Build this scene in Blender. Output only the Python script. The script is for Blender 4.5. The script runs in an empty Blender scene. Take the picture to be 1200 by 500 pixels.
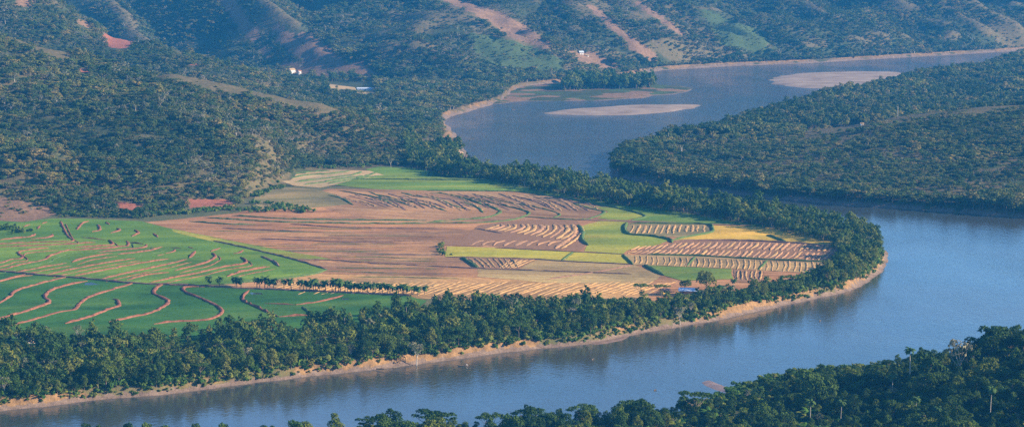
import bpy, math, random
import numpy as np
from mathutils import Vector, Matrix
from mathutils.geometry import tessellate_polygon

# ------------------------------------------------------------------ camera, light, exposure
SC = bpy.context.scene
COL = SC.collection
CAM_H, FPX, VHOR = 225.0, 3000.0, -100.0          # camera height (m), focal length in 1200-px units, horizon row
PITCH = math.atan((250 - VHOR) / FPX)
cam_d = bpy.data.cameras.new("camera")
cam_d.sensor_width = 36.0
cam_d.lens = 36.0 * FPX / 1200.0
cam_d.clip_start, cam_d.clip_end = 1.0, 30000.0
cam = bpy.data.objects.new("camera", cam_d)
COL.objects.link(cam)
cam.location = (0, 0, CAM_H)
cam.rotation_euler = (math.pi / 2 - PITCH, 0, 0)
SC.camera = cam

SUN_EL = math.radians(23.5)
SUN_AZ = math.radians(96)                          # from +Y (away from the camera) clockwise towards +X
to_sun = Vector((math.sin(SUN_AZ) * math.cos(SUN_EL), math.cos(SUN_AZ) * math.cos(SUN_EL), math.sin(SUN_EL)))
world = bpy.data.worlds.new("World")
SC.world = world
world.use_nodes = True
wn = world.node_tree
sky = wn.nodes.new("ShaderNodeTexSky")
sky.sky_type = 'NISHITA'
sky.sun_disc = False
sky.sun_elevation = SUN_EL
sky.sun_rotation = SUN_AZ
sky.altitude = 300
sky.air_density = 0.9
sky.dust_density = 0.0
sky.ozone_density = 6.0
wn.links.new(sky.outputs[0], wn.nodes["Background"].inputs[0])
wn.nodes["Background"].inputs[1].default_value = 0.10

sun_d = bpy.data.lights.new("sun", 'SUN')
sun_d.energy = 5.0
sun_d.angle = math.radians(0.5)
sun_d.color = (1.0, 0.81, 0.58)
sun = bpy.data.objects.new("sun", sun_d)
COL.objects.link(sun)
sun.location = (600, 0, 500)
sun.rotation_euler = to_sun.to_track_quat('Z', 'Y').to_euler()

SC.view_settings.view_transform = 'Standard'
SC.view_settings.look = 'None'
SC.view_settings.exposure = 1.42
SC.view_settings.gamma = 1.0
SC.render.engine = 'CYCLES'
SC.cycles.max_bounces = 5
SC.cycles.diffuse_bounces = 2
SC.cycles.glossy_bounces = 2
SC.cycles.transmission_bounces = 3
SC.cycles.volume_bounces = 0
SC.cycles.transparent_max_bounces = 6
SC.cycles.use_denoising = False

# ------------------------------------------------------------------ helpers: photo ray -> place on the land
rng = np.random.default_rng(11)
RND = random.Random(5)
cp, sp = math.cos(PITCH), math.sin(PITCH)


def ray(u, v):
    a, b = (u - 600.0), (250.0 - v)
    return np.array((a, FPX * cp + b * sp, -FPX * sp + b * cp))


def G(u, v, z=0.0):
    """ground point (x, y) at height z seen at photo position u, v"""
    d = ray(u, v)
    t = (z - CAM_H) / d[2]
    return (d[0] * t, d[1] * t)


def GP(pts, z=0.0):
    return [G(u, v, z) for u, v in pts]


def AT(u, v, Y):
    d = ray(u, v)
    t = Y / d[1]
    return (d[0] * t, Y, CAM_H + d[2] * t)


def project(x, y, z):
    dz = z - CAM_H
    f = y * cp - dz * sp
    up = y * sp + dz * cp
    return 600 + FPX * x / f, 250 - FPX * up / f


def _hash(ix, iy, seed):
    h = (ix.astype(np.int64) * 374761393 + iy.astype(np.int64) * 668265263 + seed * 974634541) & 0xFFFFFFFF
    h = ((h ^ (h >> 13)) * 1274126177) & 0xFFFFFFFF
    return ((h ^ (h >> 16)) & 0xFFFFFF) / float(0xFFFFFF)


def vnoise(x, y, s, seed=0):
    x = np.asarray(x, float) / s
    y = np.asarray(y, float) / s
    ix, iy = np.floor(x), np.floor(y)
    fx, fy = x - ix, y - iy
    fx = fx * fx * (3 - 2 * fx)
    fy = fy * fy * (3 - 2 * fy)
    a, b = _hash(ix, iy, seed), _hash(ix + 1, iy, seed)
    c, d = _hash(ix, iy + 1, seed), _hash(ix + 1, iy + 1, seed)
    return (a + (b - a) * fx) * (1 - fy) + (c + (d - c) * fx) * fy


def fbm(x, y, s, octv=4, seed=0, gain=0.5):
    r, amp, tot = 0.0, 1.0, 0.0
    for k in range(octv):
        r = r + amp * vnoise(x, y, s / 2 ** k, seed + 17 * k)
        tot += amp
        amp *= gain
    return r / tot


def in_poly(P, X, Y):
    X, Y = np.asarray(X, float), np.asarray(Y, float)
    ins = np.zeros(X.shape, bool)
    n = len(P)
    for i in range(n):
        x1, y1 = P[i]
        x2, y2 = P[(i + 1) % n]
        if y1 == y2:
            continue
        c = ((y1 > Y) != (y2 > Y)) & (X < (x2 - x1) * (Y - y1) / (y2 - y1) + x1)
        ins ^= c
    return ins


def dist_line(P, X, Y, closed=False):
    d = np.full(np.shape(X), 1e12)
    n = len(P)
    for i in range(n if closed else n - 1):
        x1, y1 = P[i]
        x2, y2 = P[(i + 1) % n]
        dx, dy = x2 - x1, y2 - y1
        L = dx * dx + dy * dy + 1e-9
        t = np.clip(((X - x1) * dx + (Y - y1) * dy) / L, 0, 1)
        d = np.minimum(d, (X - x1 - t * dx) ** 2 + (Y - y1 - t * dy) ** 2)
    return np.sqrt(d)


def sdf(P, X, Y):
    d = dist_line(P, X, Y, True)
    return np.where(in_poly(P, X, Y), d, -d)


def smooth_path(pts, step):
    """Catmull-Rom through 2-D points, resampled every `step` metres"""
    p = [np.array(q, float) for q in pts]
    if len(p) == 2:
        p = [p[0], (p[0] + p[1]) / 2, p[1]]
    q = [2 * p[0] - p[1]] + p + [2 * p[-1] - p[-2]]
    out = []
    for i in range(1, len(q) - 2):
        n = max(2, int(np.linalg.norm(q[i + 1] - q[i]) / step))
        for k in range(n):
            t = k / n
            a, b, c, d = q[i - 1], q[i], q[i + 1], q[i + 2]
            out.append(0.5 * ((2 * b) + (c - a) * t + (2 * a - 5 * b + 4 * c - d) * t * t + (3 * b - a - 3 * c + d) * t ** 3))
    out.append(p[-1])
    return out


def link(o, parent=None):
    COL.objects.link(o)
    if parent is not None:
        o.parent = parent
    return o


def mesh_np(name, V, faces, mats=(), fmat=None, smooth=False):
    """V (n,3) array, faces (m,k) int array with k = 3 or 4"""
    V = np.asarray(V, np.float32)
    F = np.asarray(faces, np.int32)
    k = F.shape[1]
    me = bpy.data.meshes.new(name)
    me.vertices.add(len(V))
    me.vertices.foreach_set("co", V.ravel())
    me.loops.add(F.size)
    me.loops.foreach_set("vertex_index", F.ravel())
    me.polygons.add(len(F))
    me.polygons.foreach_set("loop_start", np.arange(0, F.size, k, dtype=np.int32))
    try:
        me.polygons.foreach_set("loop_total", np.full(len(F), k, np.int32))
    except Exception:
        pass
    if fmat is not None:
        me.polygons.foreach_set("material_index", np.asarray(fmat, np.int32))
    me.polygons.foreach_set("use_smooth", np.full(len(F), smooth))
    for m in mats:
        me.materials.append(m)
    me.update(calc_edges=True)
    me.validate()
    return me


class MB:
    """collects boxes, tubes, quads and prisms of one mesh object"""
    def __init__(self):
        self.v, self.f, self.m = [], [], []

    def face(self, pts, mi=0):
        b = len(self.v)
        self.v += [tuple(p) for p in pts]
        self.f.append(tuple(range(b, b + len(pts))))
        self.m.append(mi)

    def box(self, c, s, rz=0.0, mi=0):
        cx, cy, cz = c
        hx, hy, hz = s[0] / 2, s[1] / 2, s[2] / 2
        co, si = math.cos(rz), math.sin(rz)
        b = len(self.v)
        for dz in (-hz, hz):
            for dx, dy in ((-hx, -hy), (hx, -hy), (hx, hy), (-hx, hy)):
                self.v.append((cx + dx * co - dy * si, cy + dx * si + dy * co, cz + dz))
        for q in ((3, 2, 1, 0), (4, 5, 6, 7), (0, 1, 5, 4), (1, 2, 6, 5), (2, 3, 7, 6), (3, 0, 4, 7)):
            self.f.append(tuple(b + i for i in q))
            self.m.append(mi)

    def tube(self, pts, rad, n=6, mi=0):
        b0 = len(self.v)
        for i, p in enumerate(pts):
            p = Vector(p)
            a = Vector(pts[max(i - 1, 0)])
            c = Vector(pts[min(i + 1, len(pts) - 1)])
            t = (c - a).normalized()
            x = t.orthogonal().normalized()
            if i and abs(t.dot(px)) < 0.95:
                x = (px - t * px.dot(t)).normalized()
            px = x
            y = t.cross(x)
            for k in range(n):
                an = 2 * math.pi * k / n
                self.v.append(tuple(p + (x * math.cos(an) + y * math.sin(an)) * rad[i]))
        for i in range(len(pts) - 1):
            for k in range(n):
                k2 = (k + 1) % n
                self.f.append((b0 + i * n + k, b0 + i * n + k2, b0 + (i + 1) * n + k2, b0 + (i + 1) * n + k))
                self.m.append(mi)
        e = b0 + (len(pts) - 1) * n
        self.f.append(tuple(e + k for k in range(n)))
        self.m.append(mi)

    def quads(self, Q, mi=0):
        b = len(self.v)
        Q = np.asarray(Q)
        self.v += [tuple(p) for p in Q.reshape(-1, 3)]
        n = Q.shape[0]
        self.f += [(b + 4 * i, b + 4 * i + 1, b + 4 * i + 2, b + 4 * i + 3) for i in range(n)]
        self.m += [mi] * n

    def mesh(self, name, mats, smooth=False):
        me = bpy.data.meshes.new(name)
        me.from_pydata(self.v, [], self.f)
        for m in (mats if isinstance(mats, (list, tuple)) else [mats]):
            me.materials.append(m)
        me.polygons.foreach_set("material_index", np.array(self.m, np.int32))
        me.polygons.foreach_set("use_smooth", np.full(len(self.f), smooth))
        me.update()
        return me

    def build(self, name, mats, parent=None, smooth=False):
        return link(bpy.data.objects.new(name, self.mesh(name, mats, smooth)), parent)


def tag(o, label=None, cat=None, group=None, kind=None):
    if label:
        o["label"] = label
    if cat:
        o["category"] = cat
    if group:
        o["group"] = group
    if kind:
        o["kind"] = kind
    return o


def empty(name, loc, rz=0.0, s=1.0):
    o = bpy.data.objects.new(name, None)
    o.empty_display_size = 0.5
    link(o)
    o.location = loc
    o.rotation_euler = (0, 0, rz)
    o.scale = (s, s, s)
    return o


# ------------------------------------------------------------------ materials
def new_mat(name):
    m = bpy.data.materials.new(name)
    m.use_nodes = True
    nt = m.node_tree
    return m, nt, nt.nodes["Principled BSDF"]


def N(nt, kind, **kw):
    n = nt.nodes.new(kind)
    for k, v in kw.items():
        setattr(n, k, v)
    return n


def ramp(nt, stops, src=None):
    r = N(nt, "ShaderNodeValToRGB")
    el = r.color_ramp.elements
    while len(el) < len(stops):
        el.new(0.5)
    for e, (p, c) in zip(el, stops):
        e.position = p
        e.color = (*c, 1) if len(c) == 3 else c
    if src is not None:
        nt.links.new(src, r.inputs[0])
    return r


def noise(nt, scale, detail=4, rough=0.55, vec=None, dist=0.0):
    n = N(nt, "ShaderNodeTexNoise")
    n.inputs["Scale"].default_value = scale
    n.inputs["Detail"].default_value = detail
    n.inputs["Roughness"].default_value = rough
    n.inputs["Distortion"].default_value = dist
    if vec is not None:
        nt.links.new(vec, n.inputs["Vector"])
    return n


def mixc(nt, fac, a, b, mode='MIX'):
    m = N(nt, "ShaderNodeMix", data_type='RGBA', blend_type=mode)
    for src, i in ((fac, 0), (a, 6), (b, 7)):
        if isinstance(src, (int, float)):
            m.inputs[i].default_value = src
        elif isinstance(src, tuple):
            m.inputs[i].default_value = (*src, 1)
        else:
            nt.links.new(src, m.inputs[i])
    return m.outputs[2]


def pos(nt):
    return N(nt, "ShaderNodeNewGeometry").outputs["Position"]


def mapping(nt, vec, scale=(1, 1, 1), rot=(0, 0, 0)):
    m = N(nt, "ShaderNodeMapping")
    nt.links.new(vec, m.inputs[0])
    m.inputs["Scale"].default_value = scale
    m.inputs["Rotation"].default_value = rot
    return m.outputs[0]


def bump(nt, b, height, strength, dist):
    n = N(nt, "ShaderNodeBump")
    n.inputs["Strength"].default_value = strength
    n.inputs["Distance"].default_value = dist
    nt.links.new(height, n.inputs["Height"])
    nt.links.new(n.outputs[0], b.inputs["Normal"])


def attr(nt, name):
    return N(nt, "ShaderNodeAttribute", attribute_name=name).outputs["Fac"]


def plain(name, stops, scale=0.5, rough=0.85, spec=0.15, bstr=0.0, bdist=0.1):
    m, nt, b = new_mat(name)
    p = pos(nt)
    n = noise(nt, scale, 5, 0.6, p)
    r = ramp(nt, stops, n.outputs[0])
    nt.links.new(r.outputs[0], b.inputs["Base Color"])
    b.inputs["Roughness"].default_value = rough
    b.inputs["Specular IOR Level"].default_value = spec
    if bstr:
        bump(nt, b, n.outputs[0], bstr, bdist)
    return m


def leaf_mat(name, stops, transl=0.25, patch=0.5):
    m, nt, b = new_mat(name)
    oi = N(nt, "ShaderNodeObjectInfo")
    p = pos(nt)
    n = noise(nt, 0.02, 2, 0.5, p)
    ad = N(nt, "ShaderNodeMath", operation='MULTIPLY_ADD')
    nt.links.new(n.outputs[0], ad.inputs[0])
    ad.inputs[1].default_value = patch
    ad.inputs[2].default_value = -patch / 2
    ad2 = N(nt, "ShaderNodeMath", operation='ADD', use_clamp=True)
    nt.links.new(ad.outputs[0], ad2.inputs[0])
    nt.links.new(oi.outputs["Random"], ad2.inputs[1])
    r = ramp(nt, stops, ad2.outputs[0])
    n2 = noise(nt, 0.8, 2, 0.6, p)
    r2 = ramp(nt, [(0.3, (0.65, 0.65, 0.6)), (0.7, (1.3, 1.3, 1.15))], n2.outputs[0])
    c = mixc(nt, 1.0, r.outputs[0], r2.outputs[0], 'MULTIPLY')
    if patch > 0.8:                                            # stands of darker and of greyer trees
        n5 = noise(nt, 0.0085, 4, 0.6, mapping(nt, p, (1, 0.6, 1), (0, 0, 0.5)), 0.8)
        r5 = ramp(nt, [(0.36, (0.52, 0.66, 0.70)), (0.50, (1.0, 1.0, 1.0)), (0.64, (1.60, 1.38, 1.20))], n5.outputs[0])
        c = mixc(nt, 1.0, c, r5.outputs[0], 'MULTIPLY')
    nt.links.new(c, b.inputs["Base Color"])
    b.inputs["Roughness"].default_value = 0.6
    b.inputs["Specular IOR Level"].default_value = 0.08
    tr = N(nt, "ShaderNodeBsdfTranslucent")
    nt.links.new(c, tr.inputs[0])
    mx = N(nt, "ShaderNodeMixShader")
    mx.inputs[0].default_value = transl
    nt.links.new(b.outputs[0], mx.inputs[1])
    nt.links.new(tr.outputs[0], mx.inputs[2])
    nt.links.new(mx.outputs[0], nt.nodes["Material Output"].inputs[0])
    return m


M = {}
M['leaf_lush'] = leaf_mat("leaf_lush", [(0.0, (0.026, 0.061, 0.013)), (0.35, (0.050, 0.103, 0.016)), (0.7, (0.093, 0.138, 0.021)), (1.0, (0.171, 0.187, 0.037))])
M['leaf_front'] = leaf_mat("leaf_front", [(0.0, (0.020, 0.049, 0.011)), (0.4, (0.034, 0.076, 0.012)), (0.8, (0.066, 0.117, 0.016)), (1.0, (0.133, 0.163, 0.021))])
M['leaf_dry'] = leaf_mat("leaf_dry", [(0.0, (0.045, 0.084, 0.021)), (0.4, (0.077, 0.113, 0.027)), (0.75, (0.126, 0.140, 0.037)), (1.0, (0.198, 0.169, 0.060))], 0.2, 0.9)
M['leaf_pale'] = leaf_mat("leaf_pale", [(0.0, (0.11, 0.13, 0.07)), (0.6, (0.17, 0.175, 0.10)), (1.0, (0.24, 0.22, 0.15))], 0.2)
M['leaf_palm'] = leaf_mat("leaf_palm", [(0.0, (0.026, 0.072, 0.022)), (1.0, (0.079, 0.138, 0.032))], 0.2)
M['leaf_banana'] = leaf_mat("leaf_banana", [(0.0, (0.055, 0.140, 0.020)), (0.7, (0.110, 0.200, 0.027)), (1.0, (0.240, 0.260, 0.045))], 0.35)
M['leaf_shrub'] = leaf_mat("leaf_shrub", [(0.0, (0.038, 0.099, 0.016)), (0.6, (0.089, 0.162, 0.024)), (1.0, (0.191, 0.196, 0.043))], 0.25)
M['bark'] = plain("bark", [(0.3, (0.10, 0.075, 0.05)), (0.7, (0.20, 0.16, 0.12))], 2.0)
M['bark_pale'] = plain("bark_pale", [(0.3, (0.30, 0.26, 0.21)), (0.7, (0.50, 0.45, 0.38))], 2.0)
M['bund_earth'] = plain("bund_earth", [(0.22, (0.06, 0.075, 0.03)), (0.34, (0.12, 0.050, 0.032)), (0.55, (0.22, 0.092, 0.056)), (0.8, (0.30, 0.14, 0.085))], 0.45, 0.95, 0.05, 0.6, 0.4)
M['bund_dark'] = plain("bund_dark", [(0.3, (0.12, 0.075, 0.055)), (0.7, (0.26, 0.15, 0.10))], 0.4, 0.95, 0.05, 0.5, 0.3)
M['bund_grass'] = plain("bund_grass", [(0.3, (0.040, 0.085, 0.026)), (0.7, (0.10, 0.145, 0.042))], 0.5, 0.9, 0.1, 0.8, 0.6)
M['straw'] = plain("straw", [(0.25, (0.28, 0.165, 0.07)), (0.6, (0.40, 0.25, 0.105)), (0.85, (0.50, 0.33, 0.14))], 0.5, 0.95, 0.05, 0.6, 0.3)
M['straw_pink'] = plain("straw_pink", [(0.25, (0.26, 0.14, 0.075)), (0.6, (0.38, 0.22, 0.115)), (0.85, (0.47, 0.30, 0.16))], 0.5, 0.95, 0.05, 0.6, 0.3)
M['furrow'] = plain("furrow", [(0.3, (0.17, 0.092, 0.048)), (0.7, (0.28, 0.158, 0.082))], 0.5, 0.95, 0.05, 0.5, 0.3)


def field_mat(name, a, b_, c, rot=0.0, row=4.0, rowfac=0.35, scale=0.02, stretch=6.0, rowdark=(0.45, 0.42, 0.40)):
    """crop or stubble: three patchy tones, faint rows along `rot`, all fixed in world space"""
    m, nt, b = new_mat(name)
    p = pos(nt)
    pr = mapping(nt, p, (1, 1, 1), (0, 0, -rot))
    ps = mapping(nt, pr, (1.0 / stretch, 1, 1))
    n = noise(nt, scale * 3, 5, 0.62, ps)
    r = ramp(nt, [(0.30, a), (0.5, b_), (0.70, c)], n.outputs[0])
    w = N(nt, "ShaderNodeTexWave", wave_type='BANDS', bands_direction='Y')
    nt.links.new(pr, w.inputs["Vector"])
    w.inputs["Scale"].default_value = 0.314 / row
    w.inputs["Distortion"].default_value = 3.0
    w.inputs["Detail"].default_value = 2
    w.inputs["Detail Scale"].default_value = 0.25
    rr = ramp(nt, [(0.25, rowdark), (0.75, (1.1, 1.1, 1.08))], w.outputs[1])
    c1 = mixc(nt, rowfac, r.outputs[0], rr.outputs[0], 'MULTIPLY')
    n3 = noise(nt, 0.35, 4, 0.7, p)
    r3 = ramp(nt, [(0.3, (0.72, 0.70, 0.68)), (0.7, (1.22, 1.22, 1.22))], n3.outputs[0])
    c2 = mixc(nt, 0.9, c1, r3.outputs[0], 'MULTIPLY')
    vo = N(nt, "ShaderNodeTexVoronoi")
    vo.inputs["Scale"].default_value = 0.021
    vo.inputs["Randomness"].default_value = 1.0
    nw = noise(nt, 0.02, 2, 0.5, p)
    va = N(nt, "ShaderNodeVectorMath", operation='MULTIPLY_ADD')
    nt.links.new(nw.outputs[1], va.inputs[0])
    va.inputs[1].default_value = (45, 45, 0)
    nt.links.new(mapping(nt, pr, (0.5, 1, 1)), va.inputs[2])
    nt.links.new(va.outputs[0], vo.inputs["Vector"])
    sp_ = N(nt, "ShaderNodeSeparateColor")
    nt.links.new(vo.outputs["Color"], sp_.inputs[0])
    rv = ramp(nt, [(0.0, (0.74, 0.80, 0.84)), (1.0, (1.20, 1.14, 1.04))], sp_.outputs[0])
    c2 = mixc(nt, 0.8, c2, rv.outputs[0], 'MULTIPLY')
    n4 = noise(nt, 0.011, 6, 0.65, p, 1.0)                     # damp and worn patches
    r4 = ramp(nt, [(0.32, (0.58, 0.62, 0.66)), (0.5, (1.0, 1.0, 1.0)), (0.68, (1.25, 1.20, 1.08))], n4.outputs[0])
    c2 = mixc(nt, 0.9, c2, r4.outputs[0], 'MULTIPLY')
    nt.links.new(c2, b.inputs["Base Color"])
    b.inputs["Roughness"].default_value = 0.95
    b.inputs["Specular IOR Level"].default_value = 0.05
    bump(nt, b, n3.outputs[0], 0.6, 0.4)
    return m


M['paddy_low'] = field_mat("paddy_low", (0.022, 0.088, 0.022), (0.044, 0.128, 0.025), (0.095, 0.18, 0.032), 0.3, 5, 0.15, 0.008, 4)
M['paddy_up'] = field_mat("paddy_up", (0.060, 0.145, 0.022), (0.115, 0.205, 0.026), (0.20, 0.265, 0.036), 0.35, 5, 0.15, 0.008, 5)
M['lime'] = field_mat("lime", (0.14, 0.215, 0.03), (0.23, 0.26, 0.036), (0.36, 0.29, 0.05), 0.1, 6, 0.12, 0.006, 4)
M['green'] = field_mat("green", (0.075, 0.17, 0.028), (0.13, 0.21, 0.033), (0.25, 0.25, 0.045), 0.1, 6, 0.12, 0.006, 4)
M['yellow'] = field_mat("yellow", (0.24, 0.26, 0.035), (0.37, 0.32, 0.045), (0.50, 0.34, 0.06), 0.1, 6, 0.12, 0.008, 5)
M['gold'] = field_mat("gold", (0.32, 0.27, 0.04), (0.50, 0.33, 0.05), (0.60, 0.37, 0.07), -0.1, 6, 0.12, 0.007, 4)
M['stubble'] = field_mat("stubble", (0.25, 0.122, 0.055), (0.39, 0.200, 0.092), (0.49, 0.285, 0.130), 0.06, 7, 0.45, 0.012, 9)
M['stubble_gold'] = field_mat("stubble_gold", (0.31, 0.18, 0.08), (0.46, 0.27, 0.11), (0.55, 0.36, 0.14), 0.55, 5, 0.6, 0.012, 7)
M['stubble_olive'] = field_mat("stubble_olive", (0.25, 0.17, 0.075), (0.37, 0.255, 0.11), (0.44, 0.33, 0.14), 0.1, 7, 0.4, 0.01, 8)
M['plough'] = field_mat("plough", (0.22, 0.120, 0.06), (0.36, 0.205, 0.10), (0.47, 0.30, 0.145), -0.45, 6, 0.6, 0.015, 6)
M['fallow'] = field_mat("fallow", (0.14, 0.135, 0.055), (0.23, 0.185, 0.08), (0.31, 0.22, 0.11), 0.1, 6, 0.2, 0.015, 4)
M['tan'] = field_mat("tan", (0.34, 0.23, 0.11), (0.45, 0.32, 0.16), (0.52, 0.40, 0.21), 0.1, 6, 0.3, 0.015, 6)


def terrain_mat(name, floor_stops):
    """land: floor colour, blended with dry grass, bare earth, bright grass, bank and sand by where those lie"""
    m, nt, b = new_mat(name)
    p = pos(nt)
    n1 = noise(nt, 0.03, 6, 0.65, p)
    n2 = noise(nt, 0.18, 5, 0.7, p)
    n3 = noise(nt, 0.9, 4, 0.7, p)
    col = ramp(nt, floor_stops, n1.outputs[0]).outputs[0]
    grass = ramp(nt, [(0.3, (0.075, 0.078, 0.034)), (0.55, (0.125, 0.100, 0.047)), (0.75, (0.19, 0.128, 0.066))], n2.outputs[0]).outputs[0]
    soil = ramp(nt, [(0.3, (0.14, 0.090, 0.050)), (0.55, (0.22, 0.132, 0.074)), (0.75, (0.30, 0.185, 0.105))], n2.outputs[0]).outputs[0]
    red = ramp(nt, [(0.3, (0.24, 0.085, 0.05)), (0.7, (0.36, 0.14, 0.08))], n2.outputs[0]).outputs[0]
    bright = ramp(nt, [(0.3, (0.050, 0.082, 0.028)), (0.7, (0.085, 0.112, 0.042))], n2.outputs[0]).outputs[0]
    bank = ramp(nt, [(0.25, (0.10, 0.075, 0.040)), (0.5, (0.24, 0.145, 0.068)), (0.75, (0.40, 0.24, 0.105))], n2.outputs[0]).outputs[0]
    mud = ramp(nt, [(0.3, (0.12, 0.085, 0.065)), (0.7, (0.24, 0.175, 0.13))], n2.outputs[0]).outputs[0]
    for nm, c in (("dry", grass), ("bright", bright), ("soil", soil), ("red", red), ("bank", bank), ("mud", mud)):
        a = attr(nt, nm)
        ma = N(nt, "ShaderNodeMath", operation='MULTIPLY_ADD', use_clamp=True)   # ragged edges
        nt.links.new(n3.outputs[0], ma.inputs[0])
        ma.inputs[1].default_value = 0.9
        ma.inputs[2].default_value = -0.45
        ml = N(nt, "ShaderNodeMath", operation='SUBTRACT')
        nt.links.new(a, ml.inputs[0])
        nt.links.new(ma.outputs[0], ml.inputs[1])
        rr = ramp(nt, [(0.15, (0, 0, 0)), (0.45, (1, 1, 1))], ml.outputs[0])
        col = mixc(nt, rr.outputs[0], col, c)
    r3 = ramp(nt, [(0.3, (0.7, 0.7, 0.7)), (0.7, (1.2, 1.2, 1.2))], n3.outputs[0])
    col = mixc(nt, 0.8, col, r3.outputs[0], 'MULTIPLY')
    nt.links.new(col, b.inputs["Base Color"])
    b.inputs["Roughness"].default_value = 0.95
    b.inputs["Specular IOR Level"].default_value = 0.05
    bump(nt, b, n2.outputs[0], 0.9, 1.2)
    return m


M['plain_land'] = terrain_mat("plain_land", [(0.3, (0.06, 0.085, 0.03)), (0.55, (0.12, 0.115, 0.05)), (0.75, (0.19, 0.14, 0.075))])
M['hill_land'] = terrain_mat("hill_land", [(0.3, (0.035, 0.055, 0.022)), (0.55, (0.060, 0.070, 0.030)), (0.75, (0.11, 0.092, 0.048))])
M['scrub_land'] = terrain_mat("scrub_land", [(0.3, (0.035, 0.060, 0.022)), (0.55, (0.065, 0.085, 0.032)), (0.75, (0.10, 0.11, 0.045))])
M['sand'] = plain("sand", [(0.3, (0.17, 0.125, 0.092)), (0.5, (0.26, 0.195, 0.145)), (0.72, (0.34, 0.265, 0.195))], 0.035, 0.95, 0.1, 0.3, 0.3)
M['mudbar'] = plain("mudbar", [(0.3, (0.13, 0.085, 0.065)), (0.7, (0.26, 0.17, 0.12))], 0.2, 0.5, 0.4, 0.4, 0.2)
M['bed'] = plain("bed", [(0.3, (0.08, 0.06, 0.04)), (0.7, (0.12, 0.09, 0.06))], 0.02)


def water_mat():
    m, nt, b = new_mat("river_water")
    p = pos(nt)
    n = noise(nt, 0.006, 3, 0.5, p)
    r = ramp(nt, [(0.3, (0.030, 0.045, 0.045)), (0.7, (0.055, 0.058, 0.050))], n.outputs[0])
    nt.links.new(r.outputs[0], b.inputs["Base Color"])
    n0 = noise(nt, 0.012, 4, 0.6, mapping(nt, p, (1, 0.35, 1)))
    rr = ramp(nt, [(0.35, (0.05, 0.05, 0.05)), (0.65, (0.17, 0.17, 0.17))], n0.outputs[0])
    nt.links.new(rr.outputs[0], b.inputs["Roughness"])
    b.inputs["IOR"].default_value = 1.33
    b.inputs["Specular IOR Level"].default_value = 0.5
    a = noise(nt, 0.35, 3, 0.6, mapping(nt, p, (1, 0.8, 1), (0, 0, 0.6)))
    c = noise(nt, 0.055, 3, 0.6, mapping(nt, p, (1, 0.45, 1), (0, 0, 0.3)))
    s = N(nt, "ShaderNodeMath", operation='MULTIPLY_ADD')
    nt.links.new(c.outputs[0], s.inputs[0])
    s.inputs[1].default_value = 1.5
    nt.links.new(a.outputs[0], s.inputs[2])
    bump(nt, b, s.outputs[0], 0.22, 1.0)
    sx = N(nt, "ShaderNodeSeparateXYZ")
    nt.links.new(p, sx.inputs[0])
    mr = N(nt, "ShaderNodeMapRange")
    for i, v in enumerate((2000, 2700, 0.20, 1.5)):
        mr.inputs[1 + i].default_value = v
    nt.links.new(sx.outputs[1], mr.inputs[0])
    wp = noise(nt, 0.004, 3, 0.6, mapping(nt, p, (1, 0.4, 1), (0, 0, 0.4)))
    wr = ramp(nt, [(0.35, (0.55, 0.55, 0.55)), (0.65, (1.5, 1.5, 1.5))], wp.outputs[0])
    mm = N(nt, "ShaderNodeMath", operation='MULTIPLY')
    nt.links.new(mr.outputs[0], mm.inputs[0])
    nt.links.new(wr.outputs[0], mm.inputs[1])
    nt.links.new(mm.outputs[0], [n for n in nt.nodes if n.type == 'BUMP'][0].inputs["Strength"])
    return m


M['water'] = water_mat()

# ------------------------------------------------------------------ the land: shorelines (photo rows on the water plane)
SHORE_MAIN = [(-260, 520), (-150, 503), (-60, 490), (0, 481), (60, 475), (130, 467), (200, 461), (300, 448), (400, 437), (460, 430),
              (540, 420), (600, 412), (660, 406), (700, 402), (735, 394), (760, 388), (820, 379), (860, 371), (900, 362), (940, 354),
              (980, 345), (1010, 335), (1030, 322), (1040, 306), (1038, 294), (1022, 284), (985, 275), (940, 264), (900, 256),
              (850, 247), (800, 240), (750, 232), (700, 224), (650, 217), (610, 213), (575, 210), (552, 205), (540, 197), (536, 191),
              (546, 184), (541, 170), (528, 152), (518, 142), (530, 136), (548, 131), (575, 123), (592, 118), (600, 110), (612, 103), (660, 97), (720, 92),
              (755, 86), (775, 82.5), (850, 78), (950, 74), (1070, 67), (1200, 59.5), (1500, 50), (2200, 30)]
MAIN = GP(SHORE_MAIN) + [(6500, 9000), (-6500, 9000), (-6500, 1500), (-900, 950)]
SHORE_R = [(714, 192), (717, 205), (740, 210), (780, 217), (830, 224), (900, 232), (1000, 241), (1100, 247), (1200, 255), (1500, 275), (2300, 300),
           (3200, 60), (1700, 62), (1500, 68), (1200, 77), (1120, 89), (1060, 99), (1000, 113), (940, 126), (880, 145), (830, 160), (780, 169), (740, 177), (722, 184)]
RIGHT = GP(SHORE_R)
SHORE_F = [(-400, 560), (200, 535), (400, 525), (560, 518), (680, 508), (760, 500), (810, 480), (850, 462), (875, 452.5), (900, 448.5), (960, 441), (1050, 435),
           (1200, 425), (1500, 415), (2600, 420)]
FRONT = GP(SHORE_F) + [(1500, 300), (-900, 300)]


def curve(pts, z=None):
    """(u, v, Y) rows -> sorted x, Y, Z arrays; (u, v) rows lie at height z"""
    P = [AT(*p) for p in pts] if z is None else [(*G(*p, z), z) for p in pts]
    P.sort()
    return [np.array(c) for c in zip(*P)]


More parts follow.
